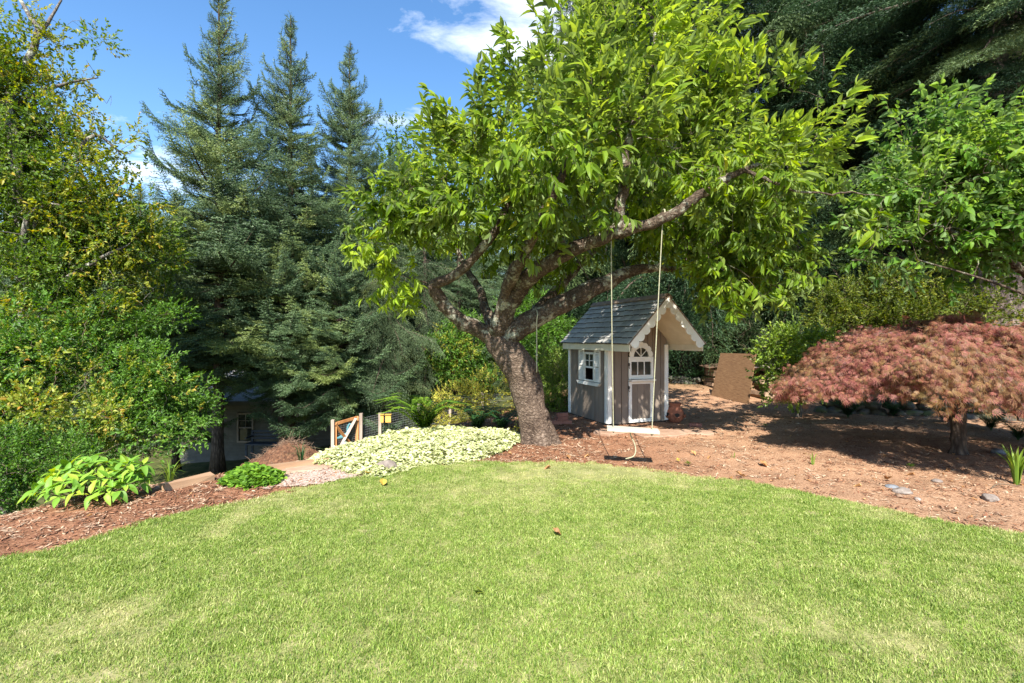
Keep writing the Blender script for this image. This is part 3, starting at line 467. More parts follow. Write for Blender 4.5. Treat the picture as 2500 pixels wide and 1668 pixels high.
# ------------------------------------------------------------------ the cherry tree
def cherry():
    global rng; keep = rng; rng = np.random.default_rng(42)
    bx, by = P(1312, 1082, 7.05)[:2]; B = np.array([bx, by, gz(bx, by)]); root = empty('cherry_tree', tuple(B), 'large leaning cherry tree with a thick bent trunk and bright green crown beside the playhouse', 'tree')
    def pz(l): return [P(*a) for a in l]
    tr = pz([(1318, 1100, 7.05), (1312, 1060, 7.05), (1294, 985, 7.02), (1276, 915, 6.98), (1246, 868, 6.95), (1216, 826, 6.95), (1206, 790, 6.95)]); tr[0][2] = -.08
    limbs = [(tr, [.25, .235, .215, .225, .225, .21, .17]),
        (pz([(1212, 832, 6.95), (1165, 803, 6.85), (1122, 780, 6.7), (1085, 748, 6.6), (1061, 708, 6.5), (1066, 690, 6.45), (1102, 676, 6.35), (1150, 638, 6.2), (1190, 590, 6.05), (1222, 545, 5.95), (1240, 490, 5.9), (1262, 420, 5.9)]), [.125, .105, .098, .092, .088, .078, .068, .062, .058, .052, .042, .028]),
        (pz([(1203, 800, 7.0), (1183, 748, 7.15), (1174, 712, 7.3), (1150, 672, 7.5), (1120, 620, 7.8), (1100, 540, 8.0)]), [.085, .066, .058, .048, .038, .024]),
        (pz([(1212, 815, 6.9), (1238, 750, 6.7), (1270, 703, 6.45), (1300, 668, 6.2), (1342, 640, 6.0), (1400, 610, 5.8), (1470, 580, 5.65), (1512, 565, 5.6)]), [.16, .135, .125, .115, .10, .09, .082, .075]),
        (pz([(1508, 568, 5.6), (1514, 505, 5.6), (1524, 430, 5.6), (1530, 360, 5.65), (1560, 270, 5.7), (1590, 160, 5.8), (1600, 60, 5.9)]), [.07, .065, .06, .052, .04, .028, .012]),
        (pz([(1508, 566, 5.6), (1580, 548, 5.55), (1640, 522, 5.5), (1700, 482, 5.5), (1755, 448, 5.5), (1805, 418, 5.5), (1850, 402, 5.55)]), [.072, .064, .06, .055, .05, .038, .02]),
        (pz([(1218, 838, 6.95), (1262, 805, 6.85), (1310, 775, 6.8), (1360, 748, 6.75), (1420, 718, 6.75), (1480, 690, 6.8), (1540, 662, 6.9), (1610, 656, 7.0), (1690, 650, 7.1)]), [.165, .15, .145, .14, .125, .11, .08, .05, .022]),
        (pz([(1810, 416, 5.5), (1870, 438, 5.45), (1930, 462, 5.4), (2000, 474, 5.4), (2080, 470, 5.4), (2160, 482, 5.4)]), [.022, .017, .014, .011, .009, .005]),
        (pz([(1255, 812, 7.0), (1330, 740, 7.6), (1420, 640, 8.2), (1520, 540, 8.6), (1620, 420, 8.8)]), [.10, .09, .075, .055, .03]),
        (pz([(1216, 800, 6.9), (1240, 700, 6.4), (1290, 600, 5.7), (1350, 480, 5.2), (1400, 360, 5.0)]), [.10, .085, .07, .05, .025])]
    nodes, rads = [], []; nr = np.random.default_rng(3)
    for k, (pts, rr) in enumerate(limbs):
        n = 26 if k else 34; c = curve(pts, n); r = np.interp(np.linspace(0, 1, n), np.linspace(0, 1, len(rr)), rr); lumpy = 1 + (fbm(c, 3.2 if k == 0 else 7, 5) - .5) * .30; c = c + (0 if k == 0 else 1) * nr.normal(0, .008, c.shape)
        mb = MB(); m = 28 if k == 0 else 12; mb.tube(c - B, r * lumpy, m, 0, 0)
        V = mb.v[0]; ax = np.repeat(c - B, m, 0); dv = V - ax; bump = (fbm(V, 5, 11) - .5) * .32 + (fbm(V * (1, 1, .3), 22, 4) - .5) * .20
        if k == 0:
            fl = np.exp(-np.maximum(V[:, 2], 0) / .16); ang = np.arctan2(dv[:, 1], dv[:, 0]); bump = bump + fl * (.12 + .22 * np.cos(ang * 5 + .6))
        mb.v[0] = ax + dv * (1 + bump)[:, None]; mb.build('trunk' if k == 0 else 'limb', M['bark'] if k == 0 else M['bark_limb'], root, smooth=True)
        if k: nodes += list(c[4:]); rads += list(r[4:])
    L = [lump_px(*a) for a in [(1000, 510, 6.2, 105, 80, 90), (1125, 425, 6.0, 140, 95, 110), (1265, 325, 5.9, 150, 120, 130), (1440, 215, 5.7, 180, 130, 140), (1600, 90, 6.0, 175, 130, 130), (1530, 20, 6.0, 110, 90, 110),
        (1690, 330, 5.9, 170, 140, 150), (1870, 300, 6.1, 130, 100, 120), (1960, 240, 6.1, 85, 60, 75), (1840, 220, 6.2, 90, 50, 90), (1930, 380, 6.2, 90, 70, 90), (1770, 210, 6.2, 90, 55, 100), (1380, 410, 5.1, 180, 120, 110), (1180, 520, 5.7, 150, 80, 100), (1560, 430, 6.6, 190, 120, 140), (1850, 590, 6.9, 120, 75, 110),
        (1880, 660, 6.9, 110, 45, 90), (955, 590, 6.1, 60, 70, 60), (1000, 650, 6.5, 75, 60, 70), (915, 510, 6.0, 50, 45, 50), (1015, 465, 6.1, 80, 60, 70), (1900, 430, 6.3, 90, 90, 90), (1740, 560, 6.3, 130, 90, 100), (1830, 670, 6.4, 110, 55, 80), (1740, 690, 6.6, 70, 40, 60), (1920, 640, 6.3, 60, 50, 50), (1340, 610, 7.4, 140, 55, 120), (1690, 600, 7.3, 120, 70, 110), (1760, 640, 7.0, 110, 60, 90), (1850, 430, 5.7, 130, 60, 80), (2140, 498, 5.4, 60, 16, 25), (1400, 380, 8.2, 280, 170, 150), (1650, 430, 8.3, 220, 150, 150), (1130, 480, 7.8, 150, 110, 130), (1540, 120, 7.2, 150, 110, 110), (1340, 500, 5.5, 150, 70, 80), (1500, 330, 5.2, 150, 100, 80)]]
    p, d, k = in_lumps(L, 4500, .42, .45, 2)
    px = 1250 + p[:, 0] * F / p[:, 1]; py = HZ - (p[:, 2] - CAMZ) * F / p[:, 1]
    # the crown is open: thin it where the wind side and the swing side let one look in
    hole = fbm(p, 1.35, 21, 2); ok = hole > .385; ok &= fbm(p, 2.6, 27, 2) > .36
    ok &= ~((px > 1060) & (px < 1300) & (py > 640)) ; ok &= ~((px > 1380) & (px < 1700) & (py > 625)); ok &= ~((np.hypot(px - 1520, (py - 470) * .6) < 40) & (p[:, 1] < 5.9)); ok &= ~((np.abs(py - (560 - (px - 1520) * .46)) < 26) & (px > 1520) & (px < 1690) & (p[:, 1] < 5.8)); p, d, py, px = p[ok], d[ok], py[ok], px[ok]
    tg = p[rng.choice(len(p), 620, replace=False)]; wood = MB()
    for pth, rr in grow(nodes, rads, tg, .25, .06): wood.tube(pth - B, rr, 5, cap=False)
    wood.build('twigs', M['bark_limb'], root, smooth=True)['kind'] = 'stuff'
    top = p[:, 2] > 3.6; low = ~top & ((py > 520) | (p[:, 1] < 5.6)); D_ = unit(d * (1, 1, .8) + np.where(top[:, None], (0, 0, .85), (0, 0, -.25)) + rng.normal(0, .35, d.shape)); Mx = frames(D_, unit(np.array([0, 0, 1.]) + rng.normal(0, .25, D_.shape)))
    tid = np.where(low & (rng.uniform(size=len(p)) < .75), rng.integers(6, 10, len(p)), rng.integers(0, 6, len(p))); scl = rng.uniform(.75, 1.15, len(p)) * np.where(top, 1.0, .95)
    young = (fbm(p, .9, 33) > .52) & top; tint = np.where(young | ((px < 1110) & (py > 590)), rng.uniform(.5, 1.1, len(p)), np.where(top & (rng.uniform(size=len(p)) < .45), rng.uniform(.2, .7, len(p)), 0))
    vis = (py > 30) & (px > 850) & (px < 2200); score = np.where(vis, p[:, 1] + rng.uniform(0, .35, len(p)), 99); near = np.argsort(score)[:27]; mask = np.ones(len(p), bool); mask[near] = False
    scatter('foliage', root, sprigs['cherry'], (p - B)[mask], Mx[mask], scl[mask], [M['cherry_leaf'], M['twig']], tint[mask], tid[mask])
    # the foremost shoots leaf by leaf
    meshes = [mkmesh(*leafV(.165, .060, .32, dr, 4, w), M['cherry_leaf']) for dr, w in ((.25, .1), (.5, .2), (.75, -.1))]; nleaf = 0
    for i in near:
        T = Matrix(np.vstack([np.c_[Mx[i] * scl[i], (p - B)[i]], [0, 0, 0, 1]]).tolist()); sh = MB(); c = curve([(0, 0, 0), (.01, .12, .01), (-.01, .24, 0), (.0, .34, -.02)], 7); sh.tube(c, np.linspace(.003, .0015, 7), 4, cap=False); o = sh.build('shoot', M['twig'], root); o.matrix_local = T; a = rng.uniform(0, 6)
        for q in range(11):
            if nleaf >= 296: break
            t = .12 + .88 * q / 10; a += 2.4; sp = R(62) * (1 - .4 * t); hang = .2 if tid[i] < 6 else .6; dv = unit(np.array([math.sin(sp) * math.cos(a), math.cos(sp), math.sin(sp) * math.sin(a) * .5 - hang]) + rng.normal(0, .12, 3)); X = frames(dv[None], unit(np.array([[rng.normal(0, .3), rng.normal(0, .3), 1.]])))[0]
            lf = link('leaf', meshes[rng.integers(0, 3)], root); lf.matrix_local = T @ Matrix(np.vstack([np.c_[X * rng.uniform(.8, 1.15), c[int(t * 6)]], [0, 0, 0, 1]]).tolist()); nleaf += 1
    rng = keep
cherry()

# ------------------------------------------------------------------ swing
def swing():
    a, b = P(1493, 1041, 5.72), P(1597, 1058, 5.60); zc = (a[2] + b[2]) / 2; c = (a + b) / 2
    ang = math.atan2((b - a)[1], (b - a)[0]); root = empty('rope_swing', tuple(c), 'plank swing with pale board seat hanging on two ropes from the cherry limb', 'swing', rz=0)
    mb = MB(); mb.box((0, 0, 0), (.58, .19, .032), Matrix.Rotation(-.16, 4, 'Z') @ Matrix.Rotation(.035, 4, 'Y')); mb.build('seat', M['seat'], root)
    for s, top in ((-1, P(1492, 580, 5.62)), (1, P(1618, 532, 5.55))):
        p0 = np.array([s * .215, -s * .215 * -math.sin(-.16), -s * .009]); q = top - c; mid = (p0 + q) / 2 + (0, .015, 0); rb = MB(); rb.tube(curve([p0 + (0, 0, -.03), p0 + (0, 0, .05), mid, q], 24), .0058, 7); rb.tube([p0 + (0, 0, -.035), p0 + (0, 0, -.018)], .022, 8); th = np.linspace(0, 6.28, 12); rb.tube([q + np.array([.01 * math.sin(t), .072 * math.cos(t), .062 * math.sin(t) + .03]) for t in th], .009, 6); rb.build('rope', M['rope'], root, smooth=True)
    MB().tube(curve([(-.03, 0, -.015), (-.02, 0, -.07), (.02, -.01, -.16), (.03, -.02, -.24), (-.0, -.03, -.30), (-.09, -.04, -.325)], 20), .007, 6).build('tail_rope', M['rope'], root, smooth=True)
    t = P(1309, 770, 6.75); e = P(1307, 908, 6.75); o = MB().tube(curve([t - t + (0, 0, .10), (.01, -.16, .0), (0, -.15, -.1), (0, -.14, (e - t)[2] * .6), (0, -.14, (e - t)[2])], 16), .008, 6).tube([(0, -.14, (e - t)[2] * .72), (0, -.14, (e - t)[2] * .69)], .016, 6).build('hanging_rope', M['rope'], None, tuple(t), smooth=True)
    tagit(o, 'loose knotted rope hanging from the thick limb left of the playhouse', 'rope')
swing()

# ------------------------------------------------------------------ playhouse
def playhouse():
    th = math.atan2(.35, .937); H0 = 1.60; zf = .03; Wd, Dp = 1.21, 1.42
    root = empty('playhouse', (1.625, 8.33, 0), 'small taupe garden playhouse with white scalloped gable trim and grey shingle roof', 'playhouse', rz=th)
    def B(name, c, s, mat='white', par=None, rot=None, label=None):
        o = MB().box((0, 0, 0), s, rot).build(name, M[mat], par or root, c)
        bv = o.modifiers.new('bevel', 'BEVEL'); bv.width = .003; bv.segments = 1
        if label: o['label'] = label
        return o
    wt_ = 1.36; rz_ = 2.13; he = 1.395; f, bk, s = .80, .09, .10; half = Wd / 2 + s; pitch = math.atan2(rz_ - he, half)
    def roofz(x): return he + (half - abs(x - Wd / 2)) * math.tan(pitch)
    B('floor', (Wd / 2, Dp / 2, .0), (Wd - .02, Dp - .02, .10), 'dark')
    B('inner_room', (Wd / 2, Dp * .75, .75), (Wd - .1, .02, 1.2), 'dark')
    # siding planks: front wall (gable), with an opening for the door
    pw = .1325
    def plank(x0, x1, z0, z1a, z1b, axis, off, g=.0055):
        # axis 'x': along front ; 'y': along side ; thickness 18 mm
        mb = MB(); t = .018; x0 += g; x1 -= g
        if axis == 'x': mb.prism([(x0, z0), (x1, z0), (x1, z1b), (x0, z1a)], t, o=(0, off, 0))
        else: mb.prism([(x0, z0), (x1, z0), (x1, z1b), (x0, z1a)], t, M=[[0, -1, 0], [1, 0, 0], [0, 0, 1]], o=(off, 0, 0))
        return mb.build('siding_plank', M['taupe'], root)
    dx0, dx1 = .405, .905; edges = sorted(set([round(i * Wd / 9, 4) for i in range(10)] + [dx0, dx1]))
    for x0, x1 in zip(edges[:-1], edges[1:]):
        if x1 - x0 < .02: continue
        z0 = zf if (x1 <= dx0 + .001 or x0 >= dx1 - .001) else 1.24
        xm = Wd / 2
        if x0 < xm < x1:
            plank(x0, xm, z0, roofz(x0) - .03, roofz(xm) - .03, 'x', .009, .0); plank(xm, x1, z0, roofz(xm) - .03, roofz(x1) - .03, 'x', .009, .0)
        else: plank(x0, x1, z0, roofz(x0) - .03, roofz(x1) - .03, 'x', .009)
    for x0, x1 in zip([i * Wd / 9 for i in range(9)], [i * Wd / 9 for i in range(1, 10)]): plank(x0, x1, zf, min(roofz(x0), roofz(x1)) - .03, min(roofz(x0), roofz(x1)) - .03, 'x', Dp - .009)
    wy0, wy1, wz0, wz1 = .43, .80, .72, 1.24      # window opening in the left wall
    ed = sorted(set([round(.02 + i * (Dp - .04) / 10, 4) for i in range(11)] + [wy0, wy1]))
    for side, off in ((0, .009), (1, Wd - .009)):
        for y0, y1 in zip(ed[:-1], ed[1:]):
            if y1 - y0 < .015: continue
            if side == 0 and y0 >= wy0 - .001 and y1 <= wy1 + .001: plank(y0, y1, zf, wz0, wz0, 'y', off); plank(y0, y1, wz1, he - .02, he - .02, 'y', off)
            else: plank(y0, y1, zf, he - .02, he - .02, 'y', off)
    cw = .075
    for (x, y) in ((0, 0), (Wd, 0), (0, Dp), (Wd, Dp)):
        sx = 1 if x == 0 else -1; sy = 1 if y == 0 else -1; mb = MB(); mb.box((x + sx * (cw / 2 - .014), y - sy * .012, (zf + he) / 2), (cw, .020, he - zf - .03)); mb.box((x - sx * .0125, y + sy * (cw / 2 + .0), (zf + he) / 2), (.021, cw - .004, he - zf - .03)); mb.build('corner_board', M['white'], root)
    # roof: soffit boards, shingles course by course
    sl = math.hypot(half, rz_ - he); y0, y1 = -f, Dp + bk
    for sgn, nm in ((-1, 'l'), (1, 'r')):
        ux = -sgn * math.cos(pitch); uz = math.sin(pitch)  # up-slope direction
        ex, ez = Wd / 2 + sgn * half, he
        nrm = np.array([sgn * math.sin(pitch), 0, math.cos(pitch)]); up = np.array([ux, 0, uz]); Mr = np.stack([up, np.array([0, 1, 0]), nrm], 1)
        if sgn < 0: Mr = np.stack([-up, np.array([0, -1, 0]), nrm], 1); Mr = np.stack([up, np.array([0, 1., 0]), nrm], 1)
        c = np.array([ex, (y0 + y1) / 2, ez]) + up * sl / 2 - nrm * .010; MB().box(c, (sl, y1 - y0 - .03, .016), Mr).build('roof_board', M['cream'], root)
        nc, ns = 8, 17; ch = (sl + .01) / nc; wsum = (y1 - y0 + .02)
        for i in range(nc):
            yy = y0 - .01 + (-.04 if i % 2 else 0); ws = rng.uniform(.7, 1.3, ns + (1 if i % 2 else 0)); ws = ws / ws.sum() * wsum; yy = y0 - .01
            for w_ in ws:
                lift = .012 + .0035; tt = math.radians(4.2) * sgn; d0 = i * ch - .025 + rng.normal(0, .004); ll = ch * 1.30
                if i == nc - 1: ll = ch * 1.0
                cc = np.array([ex, yy + w_ / 2, ez]) + up * (d0 + ll / 2) + nrm * (.030 + .001 * (i % 2) + rng.uniform(0, .002))
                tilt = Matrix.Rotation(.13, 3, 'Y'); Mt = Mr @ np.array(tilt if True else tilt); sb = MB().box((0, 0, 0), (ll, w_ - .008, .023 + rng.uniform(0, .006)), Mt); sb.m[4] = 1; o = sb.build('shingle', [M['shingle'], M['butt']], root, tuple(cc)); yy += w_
        # fascia along the eave
        B('fascia', (ex - sgn * .004, (y0 + y1) / 2, he - .055), (.022, y1 - y0 - .022, .115), 'cream')
        # soffit return under the porch and eave
        # scalloped rake board, front and back
        for yb in (y0 - .006, y1 + .008):
            n = 7; W0 = .06; out = [(0, 0), (sl, 0)]; k = sl / n; low = []
            for j in range(n):
                for a in np.linspace(0, math.pi, 9)[(1 if j else 0):]: low.append((sl - (j + .5 - .5 * math.cos(a)) * k, -W0 - .062 * math.sin(a)))
            outl = [(0, .018), (sl, .018)] + low; P2 = []
            for (u, v) in outl:
                xx = ex + ux * u + (nrm[0] * v); zz = ez + uz * u + nrm[2] * v; P2.append((xx, zz))
            # cut at the ridge plane
            P2 = [(min(x, Wd / 2) if sgn < 0 else max(x, Wd / 2), z) for x, z in P2]
            o = MB().prism(P2 if sgn < 0 else P2[::-1], .020).build('rake_board', M['white'], root, (0, yb, 0))
        # thin dark drip edge on the rake
        c = np.array([ex, y0 - .008, ez]) + up * sl / 2 + nrm * .026; MB().box(c, (sl + .03, .030, .012), Mr).build('rake_edge', M['shingle_brown'], root)
    for yb, lab in ((y0 + .03, 0), ):
        pass
    MB().box((Wd / 2 - .045, (y0 + y1) / 2, rz_ + .036), (.10, y1 - y0 + .03, .016), Matrix.Rotation(-pitch, 4, 'Y')).box((Wd / 2 + .045, (y0 + y1) / 2, rz_ + .034), (.10, y1 - y0 + .034, .016), Matrix.Rotation(pitch, 4, 'Y')).build('ridge_cap', M['shingle_brown'], root)
    # porch end board at right eave seen from below
    B('eave_return', (Wd + s - .10, -f + .30, he - .10), (.016, .62, .02), 'cream')
    # window with shutters, left wall (faces -x)
    wn = MB(); xw = -.012
    def wb(y0_, y1_, z0_, z1_, t=.02, x=xw): wn.box((x, (y0_ + y1_) / 2, (z0_ + z1_) / 2), (t, y1_ - y0_, z1_ - z0_))
    wo_ = tagit(empty('window', (0, 0, 0), None, None), None); wo_.parent = root
    wb(wy0, wy0 + .035, wz0, wz1); wb(wy1 - .035, wy1, wz0, wz1); wb(wy0 + .035, wy1 - .035, wz1 - .035, wz1); wb(wy0 + .035, wy1 - .035, .955, .985); wb(wy0 + .035, wy1 - .035, wz0, wz0 + .025); fr = wn.build('window_frame', M['white'], wo_)
    ym = (wy0 + wy1) / 2; mun = MB().box((-.010, ym, 1.095), (.012, .012, .22)).box((-.0105, ym, 1.09), (.011, wy1 - wy0 - .07, .012)).build('muntin', M['white'], wo_)
    for a, b_ in ((wy0 + .035, ym - .006), (ym + .006, wy1 - .035)):
        for z0_, z1_ in ((.985, 1.084), (1.096, 1.205)): MB().box((0, (a + b_) / 2, (z0_ + z1_) / 2), (.004, b_ - a, z1_ - z0_)).build('pane', M['glass'], wo_)
    for a, b_ in ((.235, .425), (.805, .995)):
        sh = MB(); z0_, z1_ = .72, 1.275; w_ = .025
        for (ya, yb, za, zb) in ((a, a + w_, z0_, z1_), (b_ - w_, b_, z0_, z1_), (a + w_, b_ - w_, z1_ - .03, z1_), (a + w_, b_ - w_, z0_, z0_ + .03), (a + w_, b_ - w_, .985, 1.01)): sh.box((-.014, (ya + yb) / 2, (za + zb) / 2), (.024, yb - ya, zb - za))
        so = sh.build('shutter', M['white'], root)
        for z in list(np.arange(z0_ + .045, .98, .028)) + list(np.arange(1.025, z1_ - .035, .028)): MB().box((-.012, (a + b_) / 2, z), (.006, b_ - a - 2 * w_ - .002, .026), Matrix.Rotation(.55, 4, 'Y')).build('slat', M['white'], so)
    MB().prism([(.20, .705), (.255, .65), (.975, .65), (1.03, .705)], .05, M=[[0, -1, 0], [1, 0, 0], [0, 0, 1]], o=(-.028, 0, 0)).build('window_sill', M['white'], root)
    # crown trim over the window
    sc_ = [(.235, 1.285)] + [(.235 + (j + .5 - .5 * math.cos(a)) * .76 / 6, 1.277 + .022 * math.sin(a)) for j in range(6) for a in np.linspace(0, math.pi, 6)] + [(.995, 1.285), (.995, 1.262), (.235, 1.262)]
    # door
    dr = empty('door', (0, 0, 0), None, None); dr.parent = root; yf = -.012
    def db(mb, x0_, x1_, z0_, z1_, t=.024, y=yf): mb.box(((x0_ + x1_) / 2, y, (z0_ + z1_) / 2), (x1_ - x0_, t, z1_ - z0_))
    lo = MB(); db(lo, .405, .462, .04, .745); db(lo, .848, .905, .04, .745); db(lo, .462, .848, .04, .095); db(lo, .462, .848, .70, .745); lo.build('door_frame', M['white'], dr)
    for x0_, x1_ in ((.464, .590), (.594, .718), (.722, .846)): MB().box(((x0_ + x1_) / 2, .002, .40), (x1_ - x0_, .014, .62)).build('door_board', M['taupe'], dr)
    MB().box((.655, -.050, .765), (.50, .11, .028)).build('shelf', M['white'], dr)
    up_ = MB(); db(up_, .405, .452, .785, 1.17); db(up_, .858, .905, .785, 1.17); db(up_, .452, .858, .785, .855); db(up_, .452, .858, 1.085, 1.17); up_.build('sash_frame', M['white'], dr)
    for j in range(3):
        a = .452 + j * .1353; MB().box((a + .0677, -.002, .97), (.1353 - .016, .004, .228)).build('pane', M['glass'], dr)
        if j: MB().box((a, -.010, .97), (.016, .014, .228)).build('muntin', M['white'], dr)
    cxx, cz, ro, ri = .655, 1.172, .205, .155; sc = []
    nsc = 7
    for j in range(nsc):
        for a in np.linspace(0, math.pi, 8)[(1 if j else 0):]:
            t = (j + .5 - .5 * math.cos(a)) / nsc * math.pi; r_ = ro + .028 * math.sin(a) + .01; sc.append((cxx - r_ * math.cos(t), cz + r_ * math.sin(t) * 1.06))
    inn = [(cxx - ri * math.cos(t), cz + ri * math.sin(t)) for t in np.linspace(0, math.pi, len(sc))]
    V = [(x, y, z) for y in (-.026, -.004) for x, z in sc + inn]; n = len(sc); N2 = 2 * n; Fc = []
    for i in range(n - 1): Fc += [(i, i + 1, n + i + 1, n + i), (N2 + i + 1, N2 + i, N2 + n + i, N2 + n + i + 1), (i + 1, i, N2 + i, N2 + i + 1), (n + i, n + i + 1, N2 + n + i + 1, N2 + n + i)]
    Fc += [(0, n, N2 + n, N2), (n - 1, N2 + n - 1, N2 + 2 * n - 1, 2 * n - 1)]
    MB().add(V, Fc).build('arch_trim', M['white'], dr)
    fan = MB(); arc = [(cxx - ri * math.cos(t), -.001, cz + ri * math.sin(t)) for t in np.linspace(0, math.pi, 20)]; fan.add([(cxx, -.001, cz)] + arc, [(0, i, i + 1) for i in range(1, 20)]).add([(x, .003, z) for x, _, z in [(cxx, 0, cz)] + arc], [(0, i + 1, i) for i in range(1, 20)]); fan.build('fanlight_pane', M['glass'], dr)
    sp = MB()
    for t in (45, 90, 135): sp.bar((cxx, -.011, cz), (cxx - ri * math.cos(R(t)), -.011, cz + ri * math.sin(R(t))), .012, .013, (0, 1, 0))
    sp.build('spoke', M['white'], dr)
    for z in (.64, 1.04): MB().tube(curve([(.395, -.028, z + .03), (.408, -.034, z), (.398, -.03, z - .04), (.41, -.034, z - .07)], 8), .006, 5).box((.405, -.028, z), (.03, .006, .05)).build('hinge', M['metal'], dr)
    for y in np.linspace(.05, Dp - .05, 6): pass
    bl = MB(); bl.box((Wd / 2, Dp / 2, -.03), (Wd - .06, Dp - .06, .12)).build('foundation', M['brick'], root)
playhouse()

# ------------------------------------------------------------------ things round the playhouse
def rock(name, x, y, s, label, cat='rock', mat='rock', seed=0, z=None, group=None, parent=None, flat=.6):
    import bmesh
    bm = bmesh.new(); bmesh.ops.create_icosphere(bm, subdivisions=3, radius=1); r = np.random.default_rng(seed); V = np.array([v.co[:] for v in bm.verts]); sx = r.uniform(.8, 1.25); k = 1 + (fbm(V, 1.3, seed) - .5) * .9 + (fbm(V, 4, seed + 2) - .5) * .18
    for v, q in zip(bm.verts, V * k[:, None] * (s * sx, s, s * flat)): v.co = q
    for f in bm.faces: f.smooth = True
    me = bpy.data.meshes.new(name); bm.to_mesh(me); bm.free(); me.materials.append(M[mat]); o = link(name, me, parent, (x, y, (gz(x, y) if z is None else z) + s * flat * .35)); o.rotation_euler = (0, 0, r.uniform(0, 6))
    if parent is None: tagit(o, label, cat, group)
    return o
rx, ry = G(945, 1158); rock('rock', rx, ry + .03, .12, 'pale pinkish rock half buried in the pale groundcover', seed=3, flat=.75)
rock('stone', *G(2180, 1186), .055, 'flat blue grey stone lying on the soil beside a brown rock', 'stone', 'blue_rock', 5, flat=.35)
rock('stone', *G(2205, 1200), .075, 'brown angular rock on the soil right of the flat grey stone', 'stone', 'rock', 6, flat=.5)
rock('stone', *G(2240, 1218), .032, 'small pale stone on the soil nearer than the brown rock', 'stone', 'rock', 8)
rock('stone', *G(2288, 1172), .04, 'small grey stone near the edge of the maple shade', 'stone', 'rock', 9)
rock('stone', *G(2415, 1216), .06, 'pale lumpy stone at the right end of the soil', 'stone', 'rock', 10)
rock('stone', *G(2440, 1105), .085, 'grey stone behind the strappy leaves at the right edge', 'stone', 'blue_rock', 11)
rock('pine_cone', *G(2195, 1211), .035, 'dark pine cone on the soil in front of the brown rock', 'pine cone', 'log', 12)

def pot():
    x, y = P(1648, 1035, 8.75)[:2]; root = empty('strawberry_jar', (x, y, gz(x, y)), 'round terracotta strawberry jar with pocket holes by the playhouse corner', 'pot'); pr = [(.0, .07), (.03, .11), (.08, .142), (.16, .155), (.22, .14), (.26, .105), (.285, .085), (.32, .10), (.345, .115), (.35, .112), (.345, .095), (.29, .07), (.2, .06)]
    n = 28; V = [(r * math.cos(a), r * math.sin(a), z) for z, r in pr for a in np.linspace(0, 2 * math.pi, n, endpoint=False)]; Fc = [(i * n + j, i * n + (j + 1) % n, (i + 1) * n + (j + 1) % n, (i + 1) * n + j) for i in range(len(pr) - 1) for j in range(n)]
    MB().add(V, Fc).build('jar', M['terra'], root, smooth=True)
    for az in (-95, -30, -160, 30):
        a = R(az); c = np.array([math.cos(a) * .148, math.sin(a) * .148, .15]); t = np.array([-math.sin(a), math.cos(a), 0]); o_ = np.array([math.cos(a), math.sin(a), 0]); th = np.linspace(math.pi, 2 * math.pi, 10)
        MB().tube([c + t * .052 * math.cos(q) + np.array([0, 0, .045 * math.sin(q)]) + o_ * (.03 - .02 * math.sin(q + math.pi) * 0 - .01) for q in th], .013, 6).build('pocket_lip', M['terra'], root, smooth=True)
        V = [c + o_ * .010 + t * .045 * math.cos(q) + np.array([0, 0, .036 * math.sin(q)]) for q in np.linspace(0, 2 * math.pi, 14, endpoint=False)]; MB().add(V, [tuple(range(14))]).build('pocket_hole', M['dark'], root)
pot()
x, y = P(1375, 1038, 8.5)[:2]
for i, (dx, dy, lv, az, lab) in enumerate([(-.13, 0, 0, .2, 'lower brick at the left corner of the playhouse, nearest the trunk'), (.05, .02, 0, -.1, 'lower brick touching the playhouse corner'), (-.03, .0, 1, .35, 'upper brick lying across the two lower bricks by the playhouse corner'), (-.02, .02, 2, .1, 'topmost brick of the small pile by the playhouse corner')]):
    tagit(MB().box((0, 0, 0), (.2, .1, .062), jit=.002).build('brick', M['brick'], None, (x + dx, y + dy, gz(x, y) + .03 + lv * .064)), lab, 'brick', 'bricks piled left of the playhouse').rotation_euler = (0, 0, az)
tagit(MB().box((0, 0, 0), (.2, .1, .062), jit=.002).build('brick', M['brick'], None, (*P(1698, 1040, 8.35)[:2], .02)), 'half sunk brick lying on the soil right of the terracotta jar', 'brick').rotation_euler = (0, 0, -.35)
# flat stone slabs in front of the door
def slab(px, Z, w, d, az, lab, seed, name='flagstone', mat='flag', parent=None, zz=None, th=.05):
    r = np.random.default_rng(seed); x = (px - 1250) * Z / F; n = 11; a = np.sort(r.uniform(0, 6.28, n)); a = np.linspace(0, 6.28, n, endpoint=False) + r.normal(0, .12, n); q = np.abs(np.cos(a)) ** 4 + np.abs(np.sin(a)) ** 4; rad = q ** -.25 * r.uniform(.92, 1.05, n)
    out = np.array([(w / 2 * rad[i] * math.cos(a[i]), d / 2 * rad[i] * math.sin(a[i])) for i in range(n)]); V = np.array([(u, v, h) for h in (-th, 0) for u, v in out]); Fc = [tuple(range(n))[::-1], tuple(range(n, 2 * n))] + [(i, (i + 1) % n, n + (i + 1) % n, n + i) for i in range(n)]
    o = MB().add(V, Fc).build(name, M[mat], parent, (x, Z, (gz(x, Z) if zz is None else zz) + .022)); o.rotation_euler = (0, 0, az); o.modifiers.new('bevel', 'BEVEL').width = .008
    if parent is None: tagit(o, lab, 'paving stone')
    return o
slab(1610, 7.55, .85, .5, .25, 'broad flat stone slab before the playhouse door', 1); slab(1700, 7.75, .5, .38, -.2, 'flat slab right of the door slab near the jar', 2); slab(1500, 7.75, .7, .42, .4, 'flat slab left of the playhouse door slab', 3)
